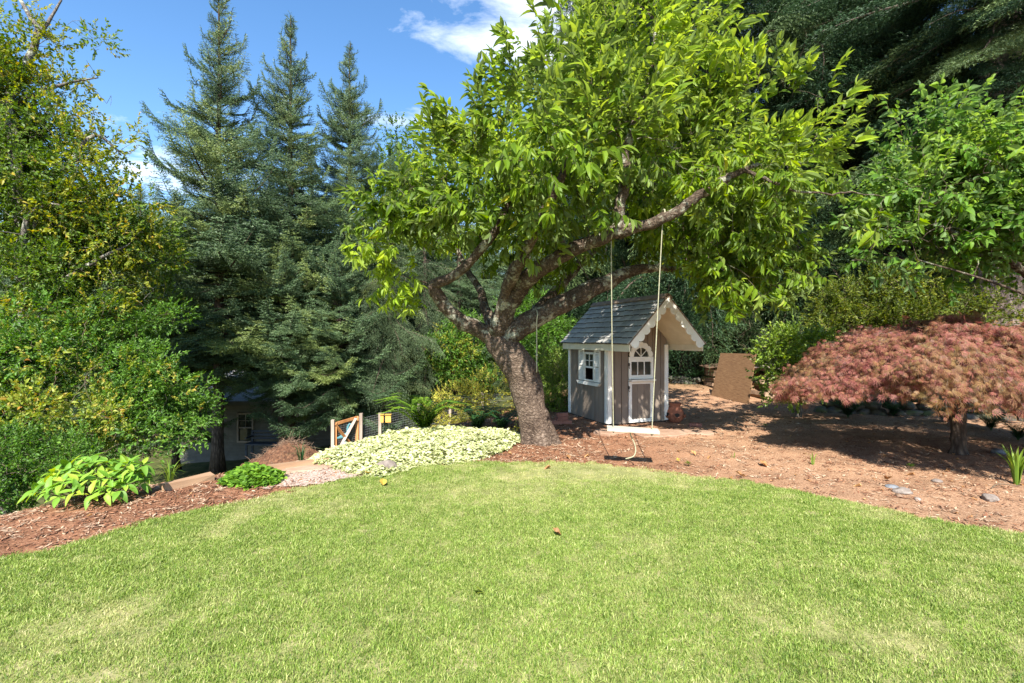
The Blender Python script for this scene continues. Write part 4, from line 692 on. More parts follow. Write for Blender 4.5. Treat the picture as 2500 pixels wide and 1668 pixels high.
# leaning panel
A0, B0, A1, B1 = np.array([5.02, 12.4, .1]), np.array([5.33, 11.1, 0]), P(1759, 862, 12.55), P(1845, 864, 11.3); A0[2] = gz(*A0[:2]) ; B0[2] = gz(*B0[:2]); nn = unit(np.cross(B0 - A0, A1 - A0)); V = np.array([A0, B0, B1, A1]); c = V.mean(0)
tagit(MB().add(np.concatenate([V - c, V - c - nn * .025 * np.sign(nn[0]) * -1]), [(0, 1, 2, 3), (7, 6, 5, 4), (0, 4, 5, 1), (1, 5, 6, 2), (2, 6, 7, 3), (3, 7, 4, 0)]).build('plywood_panel', M['panel'], None, tuple(c)), 'weathered brown plywood sheet leaning against the log pile', 'panel')
# log pile with covers
def logpile():
    root = empty('log_pile', (6.85, 12.1, gz(6.85, 12.1)), 'low pile of split logs topped with pale slabs behind the plywood sheet', 'log pile'); r = np.random.default_rng(4)
    meshes = []
    for k in range(5):
        n = 7; rad = r.uniform(.8, 1.15, n); V = [(math.cos(i * 6.283 / n) * rad[i] * .09, yy, math.sin(i * 6.283 / n) * rad[i] * .075) for yy in (-.3, .3) for i in range(n)]; meshes.append(MB().add(V, [tuple(range(n))[::-1]], 1).add(V, [tuple(range(n, 2 * n))], 1).add(V, [(i, (i + 1) % n, n + (i + 1) % n, n + i) for i in range(n)]).mesh([M['log'], M['log_end']]))
    for lv in range(4):
        for i in range(9 - lv % 2):
            o = link('log', meshes[r.integers(0, 5)], root, (-.85 + i * .2 + (lv % 2) * .1 + r.normal(0, .01), -.1 + r.normal(0, .04), .07 + lv * .145)); o.rotation_euler = (r.normal(0, .04), r.uniform(0, 6.28), r.normal(0, .08) + .1)
    for i, (dx, w, tz) in enumerate(((-.62, .72, .10), (.12, .8, -.06), (.72, .5, .05))): MB().box((0, 0, 0), (w, .75, .05), jit=.006).build('cover_slab', M['slab'], root, (dx, -.1, .70 + i * .012)).rotation_euler = (-.12, tz, .1 * i)
logpile()
def logpile2():
    root = empty('log_pile', (6.0, 13.9, gz(6.0, 13.9)), 'small stack of dark boards showing left of the plywood sheet', 'log pile')
    for i in range(4): MB().box((0, 0, 0), (.9, .5, .09), jit=.02).build('board', M['log'], root, (.02 * (i % 2), 0, .08 + i * .12)).rotation_euler = (0, 0, .03 * i)
    MB().box((0, 0, 0), (1.15, .7, .03), jit=.01).build('top_board', M['log'], root, (0, 0, .60)).rotation_euler = (.08, -.1, 0)
logpile2()
# low rock wall at the foot of the trees
def rockwall(name, pts, label, rows=2, s=.16, seed=0, mat='dark_rock'):
    c = curve([(x, y, 0) for x, y in pts], 200); L = np.concatenate([[0], np.cumsum(np.linalg.norm(np.diff(c, axis=0), axis=1))]); x0, y0 = c[0][:2]; root = empty(name, (x0, y0, gz(x0, y0)), label, 'rock wall'); r = np.random.default_rng(seed)
    for lv in range(rows):
        t = 0 + lv * s
        while t < L[-1]:
            x = np.interp(t, L, c[:, 0]); y = np.interp(t, L, c[:, 1]); o = rock('rock', x - x0, y - y0, s * r.uniform(.7, 1.1), None, mat=mat, seed=int(r.integers(0, 999)), z=gz(x, y) - gz(x0, y0) + lv * s * 1.0 - .02, parent=root, flat=.7); o.location.y += lv * .05 + r.normal(0, .03); t += s * r.uniform(1.3, 1.8)
rockwall('rock_wall', [(6.2, 9.9), (7.2, 9.6), (8.2, 9.2), (9.2, 8.8), (10.5, 8.2)], 'low wall of mossy rocks in the shade behind the red maple', 3, .17, 2)
rockwall('rock_wall', [(4.4, 15.0), (5.0, 14.6), (5.5, 14.3)], 'short row of dark stones left of the board stack', 2, .12, 5)

# ------------------------------------------------------------------ path, timber edging, gravel, debris
def sheet(name, poly, h, mat, label=None, kind='structure', sub=.08):
    poly = np.array(poly); a, b = poly.min(0), poly.max(0); gx = np.arange(a[0], b[0] + sub, sub); gy = np.arange(a[1], b[1] + sub, sub); X, Y = np.meshgrid(gx, gy); xy = np.c_[X.ravel(), Y.ravel()]; d = sdist(xy, poly); n = len(gx); z = ground(xy) + h; k = d < .03
    Fc = [(j * n + i, j * n + i + 1, (j + 1) * n + i + 1, (j + 1) * n + i) for j in range(len(gy) - 1) for i in range(n - 1) if k[j * n + i] and k[j * n + i + 1] and k[(j + 1) * n + i] and k[(j + 1) * n + i + 1]]
    return tagit(link(name, mkmesh(np.c_[xy, z], Fc, mat, smooth=True)), label, kind=kind)
M['gravel'] = solid('fine_gravel', [(.35, (.22, .13, .09)), (.5, (.38, .28, .22)), (.62, (.58, .50, .44))], 60, bump=.9, bscale=90, bdist=.01, detail=8)
sheet('path', [G(640, 1196), G(700, 1160), G(790, 1142), G(835, 1148), G(900, 1172), G(840, 1176), G(745, 1190)], .012, M['gravel'], 'fine gravel patch at the head of the path')
slab(672, 5.45, .62, .34, .45, 'left pinkish flagstone at the head of the path', 11); slab(757, 5.62, .50, .34, .42, 'right pinkish flagstone beside the pale groundcover', 12)
def edging(a, b, lab, w=.12):
    x0, y0 = a; x1, y1 = b; c = ((x0 + x1) / 2, (y0 + y1) / 2, (gz(x0, y0) + gz(x1, y1)) / 2 + .0); d = (x1 - x0, y1 - y0); L = math.hypot(*d); o = MB().box((0, 0, 0), (L, w, .14), jit=.006).build('timber_edging', M['timber'], None, c); o.rotation_euler = (0, 0, math.atan2(d[1], d[0])); tagit(o, lab, 'timber')
edging(G(655, 1153), G(800, 1133), 'timber edging along the back of the pinkish flagstones', .09)
edging(G(395, 1200), G(520, 1172), 'timber edging behind the mulch right of the broad leaved shrub', .10)
# loose bark, twigs and grit lying on the soil: nobody could count them
def chips():
    N = 60000; xy = np.c_[rng.uniform(-8, 9.5, N), rng.uniform(1.5, 13.5, N)]; k = rng.uniform(size=N) < np.clip(1.25 - (xy[:, 1] - 4) / 9, .12, 1); xy = xy[k]; d1 = sdist(xy, LAWN); d2 = sdist(xy, PLAT); ok = (d1 > -.04) & (d2 < .8); left = xy[:, 0] < .8 + rng.normal(0, .5, len(xy)); ok &= left | (rng.uniform(size=len(xy)) < .30); xy = xy[ok]; n = len(xy); p = np.c_[xy, ground(xy) + .006]
    T = []
    for k in range(5):
        mb = MB()
        for q in range(7): a = rng.uniform(0, 6.28); c = np.array([rng.normal(0, .03), rng.normal(0, .03), rng.uniform(.0, .008)]); l, w = rng.uniform(.012, .035), rng.uniform(.003, .009); u = np.array([math.cos(a), math.sin(a), rng.normal(0, .2)]) * l; v = np.array([-math.sin(a), math.cos(a), rng.normal(0, .25)]) * w; mb.add([c - u - v * .4, c - v, c + u, c + v * .7], [(0, 1, 2, 3)])
        T.append(mb)
    az = rng.uniform(0, 6.28, n); Mx = frames(np.c_[np.cos(az), np.sin(az), rng.normal(0, .08, n)]); o = scatter('bark_chips', None, T, p, Mx, rng.uniform(.6, 1.3, n), [M['chip']], np.where(rng.uniform(size=n) < .45, rng.uniform(.3, 1, n), 0)); o['label'] = 'loose bark chips and grit strewn over the soil'
chips()
def litter():
    N = 1500; xy = np.c_[rng.uniform(-5.5, 8.5, N), rng.uniform(2.5, 12.5, N)]; d1 = sdist(xy, LAWN); d2 = sdist(xy, PLAT); w = fbm(np.c_[xy, xy[:, 0] * 0], .8, 51); xy = xy[(d1 > .02) & (d2 < .3) & (rng.uniform(size=N) < np.clip((w - .3) * 2.5, .1, 1))]; n = len(xy); T = []
    for k in range(5): mb = MB(); V, Fc = leafV(rng.uniform(.04, .085), rng.uniform(.022, .045), rng.uniform(.2, .6), rng.uniform(-.5, .5), 3, rng.normal(0, .4)); mb.add(V, Fc); T.append(mb)
    az = rng.uniform(0, 6.28, n); o = scatter('leaf_litter', None, T, np.c_[xy, ground(xy) + .012], frames(np.c_[np.cos(az), np.sin(az), rng.normal(0, .12, n)], unit(np.c_[rng.normal(0, .2, (n, 2)), np.ones(n)])), rng.uniform(.4, 1.1, n), [M['dry']]); o['label'] = 'small dead leaves strewn over the soil'
litter()
# dead leaves that lie apart from each other
lm_ = [mkmesh(*leafV(.11, .06, .35, -.35, 4, .5), M['dry']), mkmesh(*leafV(.09, .05, .5, .5, 4, -.4), M['dry'])]; ly = mkmesh(*leafV(.11, .07, .3, -.2, 4, .2), M['yellow_fallen'])
for px, py, s, az, yl, lab in [(935, 1196, 1, .3, 1, 'yellow dry leaf lying on the lawn below the pale groundcover'), (1345, 1146, 1, 2, 0, 'tan dry leaf at the far edge of the lawn below the trunk'), (1370, 1318, .8, 1.0, 0, 'brown curled leaf in the middle of the lawn'), (905, 1168, .8, 2.6, 1, 'yellow leaf at the lawn edge beside the groundcover'),
    (1873, 1139, 1.1, .4, 0, 'tan leaf on the soil near the lawn edge left of the grass sprout'), (1698, 1114, .9, .3, 0, 'brown leaf on the soil right of the swing shadow'), (2165, 1167, 1.1, 2.8, 0, 'long tan leaf on the soil at the edge of the maple shade'), (1820, 1168, 1, 1.4, 0, 'dry leaf curled beside the lawn edge below the grass sprout'), (2235, 1160, .9, .9, 0, 'pale dry leaf just outside the maple shade'), (1735, 1118, .8, 2.2, 0, 'small brown leaf on the soil between swing and grass sprout'), (2105, 1186, .9, 1.1, 0, 'curled brown leaf left of the flat grey stone'), (1390, 1122, .8, .2, 0, 'orange dry leaf on the mulch below the trunk'), (1440, 1117, .9, 1.9, 0, 'dry leaf on the mulch left of the swing shadow'), (660, 1172, .9, .5, 0, 'tan leaf on the mulch beside the path'), (1250, 1112, .7, 1, 0, 'small dry leaf on the mulch left of the trunk')]:
    x, y = G(px, py); o = link('fallen_leaf', ly if yl else lm_[(px + py) % 2], None, (x, y, gz(x, y) + (.035 if py > 1140 and px < 1500 else .012))); o.rotation_euler = (.15, .1, az); o.scale = (s, s, s); tagit(o, lab, 'leaf')

# ------------------------------------------------------------------ grass
def grass():
    T = []
    for k in range(7):
        mb = MB(); nb = 46
        for q in range(nb):
            r = .05 * math.sqrt(rng.uniform()); a = rng.uniform(0, 6.28); c = np.array([r * math.cos(a), r * math.sin(a), -.004]); az = rng.uniform(0, 6.28); h = rng.uniform(.012, .031); w = rng.uniform(.0010, .0019); lean = np.array([math.cos(az), math.sin(az), 0]) * h * abs(rng.normal(.45, .35)); s = np.array([-math.sin(az), math.cos(az), 0]) * w + rng.normal(0, .0004, 3)
            m_ = c + (0, 0, h * .6) + lean * .35; t = c + (0, 0, h * .92) + lean; mb.add([c - s, c + s, m_ + s * .8, m_ - s * .8, t], [(0, 1, 2, 3), (3, 2, 4)])
        T.append(mb)
    N = 96000; xy = np.c_[rng.uniform(-6.5, 6.5, N), rng.uniform(.6, 6.0, N)]
    d = sdist(xy, LAWN) + (fbm(np.c_[xy, xy[:, 0]], 3.5, 61) - .5) * .10; ok = (d < .01) & (np.abs(xy[:, 0]) < xy[:, 1] * 1.3 + 1.5); xy = xy[ok]; d = d[ok]; p3 = np.c_[xy, np.zeros(len(xy))]; z = ground(xy); big = fbm(p3, .9, 71); med = fbm(p3, 4.5, 72, 4); dry = np.clip((big * .42 + med * .58 - .50) * 4.0, 0, 1)
    sp = np.exp(-(((xy[:, 0] - 1.25) / 1.3) ** 2 + ((xy[:, 1] - 5.55) / .5) ** 2)); dry = np.clip(dry + sp * 1.0, 0, 1); sp2 = np.exp(-(((xy[:, 0] + .1) / .9) ** 2 + ((xy[:, 1] - 4.7) / .5) ** 2)); dry = np.clip(dry + sp2 * .5, 0, 1)
    keep_ = rng.uniform(size=len(xy)) > np.clip(dry * .28 + sp * .45, 0, .8); xy, z, dry, med = xy[keep_], z[keep_], dry[keep_], med[keep_]; n = len(xy); az = rng.uniform(0, 6.28, n); tl = rng.normal(0, .14, n)
    Mx = frames(np.c_[np.cos(az), np.sin(az), tl]); s = rng.uniform(.75, 1.2, n) * (1.1 - dry * .35) * (.85 + .4 * med); tint = np.where(rng.uniform(size=n) < .25 + dry * .75, .12 + dry * .85 * rng.uniform(.5, 1.1, n), rng.uniform(0, .25, n) * (dry + .2))
    o = scatter('grass', None, T, np.c_[xy, z + .008], Mx, s, [M['grass']], tint); o['label'] = 'short mown lawn grass with straw coloured dry patches'
grass()

# ------------------------------------------------------------------ low plants
def cover(name, label, poly, N, mat, hh, size, cat=None):
    poly = np.array(poly); a, b = poly.min(0), poly.max(0); n0 = 0; xy = rng.uniform(a - .1, b + .1, (N * 2, 2)); d = sdist(xy, poly) + (fbm(np.c_[xy, xy[:, 0] * 0], 3, 2) - .5) * .18; ok = d < 0; xy, d = xy[ok], d[ok]; n = len(xy); h = .02 + hh * np.clip(-d / .3, 0, 1) ** .7 + (fbm(np.c_[xy, xy[:, 0] * 0], 5, 8) - .5) * .10; h = np.maximum(h, .015); p = np.c_[xy, ground(xy) + h * rng.uniform(.45, 1.1, n)]
    T = []
    for k in range(6):
        mb = MB()
        for q in range(6): az = rng.uniform(0, 6.28); place(mb, leafV(.058, .046, .15, .35, 2), np.array([rng.normal(0, .014), rng.normal(0, .014), rng.uniform(-.015, .015)]), np.array([math.cos(az), math.sin(az), rng.uniform(-.1, .6)]), None, rng.uniform(.6, 1.25))
        T.append(mb)
    if cat: c = poly.mean(0); root = empty(name, (c[0], c[1], gz(*c)), label, cat); off = np.array([c[0], c[1], gz(*c)])
    else: root = None; off = np.zeros(3)
    az = rng.uniform(0, 6.28, n); Mx = frames(np.c_[np.cos(az), np.sin(az), rng.normal(0, .2, n)], unit(np.c_[rng.normal(0, .35, n), rng.normal(-.15, .35, n), np.ones(n)])); o = scatter('leaves' if cat else name, root, T, p - off, Mx, rng.uniform(.6, 1.3, n) * size, [M[mat]])
    if not cat: o['label'] = label
cover('groundcover', 'dense pale cream and lime groundcover left of the trunk', [G(*q) for q in [(745, 1126), (775, 1104), (830, 1085), (880, 1072), (930, 1064), (1000, 1057), (1080, 1054), (1150, 1053), (1262, 1056), (1285, 1066), (1268, 1084), (1225, 1105), (1180, 1122), (1100, 1138), (1010, 1150), (985, 1160), (930, 1172), (880, 1168), (850, 1158), (800, 1140), (770, 1138)]], 5600, 'cover_leaf', .09, .68)
def big_leaf_shrub():
    c = np.array([-3.88, 4.55, 0]); c[2] = gz(*c[:2]) - .02; root = empty('broad_leaved_shrub', tuple(c), 'low shrub with big glossy yellow green leaves at the left of the mulch', 'shrub'); root.scale = (.86, .86, .84); r = np.random.default_rng(12)
    lm = [mkmesh(*leafV(.145, .060, .2, dr, 5, w), M['big_leaf'], smooth=True) for dr, w in ((.15, .08), (.3, .1), (.5, 0))]; tips = []; stems = MB(); n = 0
    while len(tips) < 56:
        a = r.uniform(0, 6.28); q = r.uniform() ** .5; x, y = math.cos(a) * q * .50, math.sin(a) * q * .38; h = .38 * math.sqrt(max(.04, 1 - q * q * .85)) * r.uniform(.75, 1.05) + .04
        if all(math.dist((x, y, h), t) > .068 for t in tips): tips.append((x, y, h))
        n += 1
        if n > 4000: break
    tips += [(-.52, -.1, .12), (.42, -.05, .42), (.50, .05, .38), (-.1, .05, .44)]; cnt = 0
    for t in tips:
        t = np.array(t); stems.tube(curve([(t[0] * .15, t[1] * .15, 0), (t[0] * .6, t[1] * .6, t[2] * .6), t], 7), np.linspace(.007, .004, 7), 5, cap=False); out = unit(np.array([t[0], t[1] * 1.3, .35])); a0 = r.uniform(0, 6.28)
        for k in range(5):
            if cnt >= 298: break
            a = a0 + k * 2.4; X = frames(out[None])[0]; d = unit(X[:, 1] * .45 + (X[:, 0] * math.cos(a) + X[:, 2] * math.sin(a)) * .9 + (0, 0, -.05)); Y = frames(d[None], unit(np.array([[0, -.25, 1.]]) + r.normal(0, .15, (1, 3))))[0]
            o = link('leaf', lm[r.integers(0, 3)], root); o.matrix_local = Matrix(np.vstack([np.c_[Y * r.uniform(.7, 1.1), t + d * .01], [0, 0, 0, 1]]).tolist()); cnt += 1
    stems.build('stems', M['twig'], root, smooth=True)['kind'] = 'stuff'
big_leaf_shrub()
def fern(name, label, x, y, L, n, mat, seed=0, spread=1.0, top=70, up=None):
    r = np.random.default_rng(seed); z = gz(x, y); root = empty(name, (x, y, z), label, 'fern')
    for k in range(n):
        az = k * 6.283 / n + r.normal(0, .2); el = R(r.uniform(35, top)); l = L * r.uniform(.75, 1.1); d = np.array([math.cos(az), math.sin(az), 0]) ; c = curve([(0, 0, 0), d * l * .22 * math.cos(el) + (0, 0, l * .38 * math.sin(el)), d * l * .48 * spread + (0, 0, l * .70 * math.sin(el)), d * l * .85 * spread + (0, 0, l * .66 * math.sin(el))], 46)
        mb = MB(); mb.tube(c[::5], np.linspace(.004, .0012, 10), 3, cap=False); T = unit(np.gradient(c, axis=0))
        for i in range(5, 46):
            t = i / 45; w = L * .165 * math.sin(math.pi * (.12 + .88 * t) ** .8) ** .8 * (1.02 - t * .4)
            for s in (-1, 1): side = unit(np.cross(T[i], (0, 0, 1.))) * s; place(mb, leafV(w, L * .030, .1, .15, 1), c[i], unit(side + T[i] * .35 + (0, 0, r.normal(.05, .1))), np.array([0, 0, 1.]))
        mb.build('frond', M[mat], root)
fern('sword_fern', 'large bright sword fern behind the pale groundcover', *P(1035, 1048, 7.75)[:2], .95, 30, 'fern_leaf', 1)
fern('dark_fern', 'dark green fern between the bright sword fern and the trunk', *P(1165, 1046, 8.0)[:2], .72, 20, 'dark_fern', 2); fern('dark_fern', 'dark green fern close to the left side of the trunk', *P(1225, 1046, 8.0)[:2], .62, 18, 'dark_fern', 3)
for i, (px, Z, l, lab) in enumerate([(2070, 9.3, .6, 'fern in the shade below the left half of the red maple'), (2310, 8.6, .6, 'dark fern behind the maple trunk'), (2420, 8.0, .62, 'fern right of the maple trunk at the rock wall'), (2485, 7.2, .5, 'fern at the right edge of the picture behind the strappy leaves'), (1700, 14.5, .7, 'dark fern behind the log pile near the playhouse eave'), (2180, 9.4, .45, 'small fern low in the maple shade'), (1350, 10.4, .5, 'fern at the back corner of the playhouse beside the light shrub')]): fern('fern', lab, *P(px, 1000, Z)[:2], l, 16, 'dark_fern' if i != 6 else 'fern_leaf', 10 + i)
def strap(name, label, x, y, n, L, w, mat='iris', seed=0, cat='plant', spread=.35):
    r = np.random.default_rng(seed); root = empty(name, (x, y, gz(x, y)), label, cat)
    for k in range(n):
        az = r.uniform(0, 6.28); l = L * r.uniform(.6, 1.1); b = abs(r.normal(spread, spread * .5)); d = np.array([math.cos(az), math.sin(az), 0]); c = curve([d * .02, d * (.02 + b * l * .25) + (0, 0, l * .5), d * (.02 + b * l * .9) + (0, 0, l * (.95 - b * .5))], 9); s = np.array([-d[1], d[0], 0]); ws = w * np.sin(np.linspace(.9, 3.12, 9)); V = np.stack([c - s * ws[:, None] / 2, c + np.c_[np.zeros((9, 2)), np.full(9, -.12 * w)], c + s * ws[:, None] / 2], 1).reshape(-1, 3); Fc = [(3 * i + a, 3 * i + a + 1, 3 * i + a + 4, 3 * i + a + 3) for i in range(8) for a in (0, 1)]
        MB().add(V, Fc).build('leaf', M[mat], root, smooth=True)
strap('strap_leaved_plant', 'tall clump of strappy bright leaves at the right edge of the soil', *G(2482, 1180), 22, .48, .024, seed=1, spread=.3)
strap('grass_sprout', 'lone pale grass sprout on the soil before the maple shade', *G(1985, 1132), 6, .20, .010, seed=2); strap('grass_sprout', 'tiny pale grass sprout on the soil right of the swing', *G(1790, 1118), 4, .12, .006, seed=3)
strap('grass_clump', 'fine grass clump at the foot of the hedge right of the broad leaved shrub', -3.9, 5.6, 26, .38, .007, 'iris', 4, spread=.5)
strap('dry_grass_clump', 'grey green dry grass clump on the brush mound behind the flagstones', *P(735, 1150, 6.5)[:2], 24, .34, .010, 'dark_fern', 5, spread=.7)
def seedling(px, py, s, lab, mat, seed):
    x, y = G(px, py); root = empty('seedling', (x, y, gz(x, y) + .01), lab, 'plant'); r = np.random.default_rng(seed); me = mkmesh(*leafV(.05, .03, .2, .3, 2), M[mat])
    for k in range(7): az = k * 2.4; o = link('leaf', me, root); X = frames(np.array([[math.cos(az), math.sin(az), .5]]))[0]; o.matrix_local = Matrix(np.vstack([np.c_[X * s * r.uniform(.7, 1.2), (0, 0, .01 + .004 * k)], [0, 0, 0, 1]]).tolist())
seedling(1680, 1138, .9, 'yellow green seedling on the soil at the lawn edge', 'yellow_leaf', 1); seedling(2222, 1142, 1.0, 'green seedling inside the maple shade', 'vine_leaf', 2); seedling(1655, 1129, .7, 'yellowish seedling left of the brighter one by the lawn edge', 'gold_leaf', 3); seedling(1868, 1043, .9, 'small green weed on the soil before the leaning panel', 'vine_leaf', 4); seedling(1168, 1460, .6, 'small yellow weed in the middle of the lawn', 'yellow_leaf', 5)
tw = MB().tube(curve([(0, 0, 0), (.12, .05, .03), (.26, .04, .02), (.4, .1, .0)], 10), np.linspace(.006, .003, 10), 5).build('fallen_twig', M['twig'], None, (*G(2420, 1194), gz(*G(2420, 1194)) + .015), smooth=True); tagit(tw, 'thin fallen twig on the soil left of the strappy leaves', 'twig')

def patch(name, label, lumps, n, mat, kind='tiny', size=1.0, seed=0, cat='plant', **k): return bush(name, label, lumps, n, kind, mat, cat, seed=seed, size=size, shell=.7, stems=14, **k)
cover('trailing_plant', 'low mound of bright green trailing leaves beside the flagstones', [G(*q) for q in [(530, 1182), (560, 1160), (600, 1146), (650, 1152), (690, 1170), (660, 1188), (600, 1196), (545, 1192)]], 900, 'vine_leaf', .13, .8, 'plant')
patch('golden_shrub', 'low golden shrub with reddish leaf tips behind the ferns', [(*P(1130, 990, 10.6)[:2], gz(*P(1130, 990, 10.6)[:2]) + .35, .50, .4, .42), (*P(1200, 980, 10.9)[:2], gz(*P(1200, 980, 10.9)[:2]) + .45, .5, .4, .48), (*P(1090, 1000, 10.4)[:2], gz(*P(1090, 1000, 10.4)[:2]) + .25, .35, .35, .3)], 900, 'gold_leaf', 'tiny', 1.0, 4, 'shrub')
patch('garden_shrub', 'loose light green shrub between the trunk and the playhouse', [lump_px(*a) for a in [(1360, 950, 10.4, 38, 60, 45), (1340, 990, 10.2, 35, 35, 40), (1372, 895, 10.6, 22, 30, 30), (1330, 900, 10.8, 28, 40, 30)]], 900, 'rhodo_leaf', 'tiny', 1.1, 5, 'shrub', base=(*P(1355, 1010, 10.4)[:2], 0))
for i, (px, Z, w, lab) in enumerate([(1280, 7.6, .12, 'small yellowish plant at the left foot of the trunk'), ]): patch('small_plant', lab, [(*P(px, 1060, Z)[:2], .10, .12, .1, .12)], 60, 'gold_leaf', size=.5, seed=30 + i)

# ------------------------------------------------------------------ laceleaf maple
def maple():
    global rng; keep = rng; rng = np.random.default_rng(5); x, y = G(2358, 1112); y += .1; B = np.array([x, y, gz(x, y)]); root = empty('laceleaf_maple', tuple(B), 'spreading red laceleaf maple with a low umbrella crown', 'tree')
    tr = curve([(0, 0, -.03), (0, 0, .25), (.01, .02, .5), (.03, .0, .78)], 16); mb = MB().tube(tr, np.interp(np.linspace(0, 1, 16), [0, .12, 1], [.125, .085, .075]), 14, 0, .05); mb.build('trunk', M['conifer_bark'], root, smooth=True)
    T = []
    for k in range(7):     # drooping spray of cut leaves
        mb = MB(); mb.tube([(0, 0, 0), (0, .08, .004), (0, .17, -.015)], .0016, 3, 1, cap=False)
        for q in range(4):
            az = rng.uniform(-1.2, 1.2); p0 = np.array([rng.normal(0, .02), rng.uniform(-.03, .22), rng.normal(0, .02)]); dd = unit(np.array([math.sin(az), math.cos(az) * .9, -.45 + rng.normal(0, .35)])); X = frames(dd[None], unit(np.array([[rng.normal(0, .5), rng.normal(0, .4), 1.]])))[0]; sz = rng.uniform(.65, 1.2)
            for lobe in (-1.0, -.62, -.3, 0, .3, .62, 1.0):
                d = X @ np.array([math.sin(lobe), math.cos(lobe), -.1 + rng.normal(0, .08)]); l = .095 * sz * (1 - abs(lobe) * .38); sd = unit(np.cross(d, X[:, 2])); s = sd * .0028; m1 = p0 + d * l * .45; e = p0 + d * l - (0, 0, l * .22); mb.add([p0, m1 - s, e, m1 + s], [(0, 1, 2, 3)])
                for sg in (-1, 1): t0 = p0 + d * l * .5; tp = t0 + (d * .8 + sd * sg * .55) * l * .28; mb.add([t0 - d * .004, t0 + d * .004, tp], [(0, 1, 2)])
        T.append(mb)
    # umbrella: domed tiers made of overlapping shelves
    N = 21000; a = rng.uniform(0, 6.28, N); q = np.sqrt(rng.uniform(0, 1, N)); RX, RY = 2.25, 1.55; xx = q * np.cos(a) * RX; yy = q * np.sin(a) * RY; edge_n = 1 + (fbm(np.c_[np.cos(a) * 1.6, np.sin(a) * 1.6, a * 0], 1.6, 4) - .5) * .6; xx *= edge_n; yy *= edge_n; pp = np.c_[xx, yy, xx * 0]; tier = fbm(pp, 1.5, 9, 2); dome = 1.62 - .50 * q ** 2.3 + (tier - .5) * 1.0 + (fbm(pp, 4.5, 19, 2) - .5) * .30
    layer = rng.uniform(0, 1, N) ** 1.7; zz_ = dome - layer * (.22 + .20 * q); ok = (zz_ > .70 + .34 * fbm(pp, 2.2, 31, 2)) & ~((q < .5) & (layer > .5)); pts = np.c_[xx + .15, yy + .05, zz_][ok]; q = q[ok]; a = a[ok]; lay = layer[ok]; n = len(pts)
    D = unit(np.c_[np.cos(a) * (.5 + q), np.sin(a) * (.5 + q), -.15 - .9 * q ** 2] + rng.normal(0, .34, (n, 3))); Mx = frames(D, unit(np.array([0, 0, 1.]) + rng.normal(0, .25, (n, 3)))); patchy = fbm(pts, 1.8, 44, 2); tint = np.where((patchy + rng.normal(0, .16, n) > .56) | (lay > .6), rng.uniform(.2, .8, n), 0)
    tg = pts[rng.choice(n, 240, replace=False)] - (0, 0, .05); nodes = []; rads = []
    for k in range(9):
        az = k * .7 + .3; e = np.array([math.cos(az) * 1.5, math.sin(az) * 1.2, 1.15]); c = curve([(.03, 0, .72), (e[0] * .25, e[1] * .25, 1.0 + rng.normal(0, .05)), (e[0] * .6, e[1] * .6, 1.28), e], 14); r = np.linspace(.05, .014, 14); MB().tube(c, r, 8, 0, .04).build('limb', M['grey_bark'], root, smooth=True); nodes += list(c[2:]); rads += list(r[2:])
    wd = MB()
    for pth, rr in grow(nodes, rads, tg, .2, .08): wd.tube(pth, rr, 4, cap=False)
    wd.build('twigs', M['grey_bark'], root, smooth=True)['kind'] = 'stuff'; scatter('foliage', root, T, pts, Mx, rng.uniform(.6, 1.1, n), [M['red_leaf'], M['twig']], tint); rng = keep
maple()

# ------------------------------------------------------------------ second cherry at the right, rhododendron, yellow shrub
bush('young_cherry_tree', 'neat leaved cherry tree reaching in from the right edge above the red maple', [lump_px(*a) for a in [(2260, 370, 6.8, 90, 80, 90), (2330, 440, 6.6, 120, 110, 120), (2450, 400, 6.6, 120, 110, 120), (2240, 500, 6.5, 90, 70, 100), (2200, 580, 6.4, 110, 45, 80), (2330, 570, 6.5, 130, 70, 110), (2450, 560, 6.6, 120, 80, 110), (2110, 640, 6.3, 50, 30, 50), (2350, 640, 6.9, 70, 30, 70), (2600, 480, 6.8, 160, 170, 150), (2180, 440, 6.9, 50, 50, 60)]], 1600, 'round', 'cherry2_leaf', 'tree', seed=6, stems=240, shell=.4, noisy=.4, clump=70, clr=.33, up=.45, size=1.12, hang=.0,
     base=(8.0, 6.9, 0), bark='bark_limb', tint=lambda p: np.where((p[:, 2] > 3.2) & (rng.uniform(size=len(p)) < .5), rng.uniform(.3, .9, len(p)), 0),
     trunk=[([(8.0, 6.9, -.05), (7.9, 6.9, .8), (7.75, 6.85, 1.7)], (.15, .11)), ([(7.75, 6.85, 1.6), (7.2, 6.7, 2.2), (6.4, 6.6, 2.7), (5.6, 6.5, 3.0)], (.08, .02)), ([(7.8, 6.85, 1.65), (7.3, 6.8, 2.8), (6.7, 6.8, 3.6), (6.2, 6.8, 4.1)], (.08, .015)), ([(7.75, 6.85, 1.6), (7.0, 6.4, 1.9), (6.2, 6.3, 2.2), (5.2, 6.3, 2.5)], (.03, .008))])
bush('rhododendron', 'small rhododendron with bright leaf rosettes left of the red maple', [lump_px(*a) for a in [(1945, 835, 9.2, 60, 22, 50), (1890, 850, 9.2, 35, 30, 40), (1895, 905, 9.1, 40, 30, 45), (1960, 880, 9.2, 70, 45, 50), (1940, 940, 9.1, 45, 30, 45), (2010, 860, 9.3, 50, 30, 40), (1905, 965, 9.0, 20, 14, 20)]], 520, 'mid', 'rhodo_leaf', seed=8, stems=70, shell=.6, size=.9, base=(*P(1950, 1018, 9.25)[:2], 0), bark='grey_bark', trunk=[([(*P(1950, 1020, 9.25)[:2], 0), P(1950, 985, 9.25), P(1946, 940, 9.2), P(1930, 900, 9.2)], (.06, .03))])
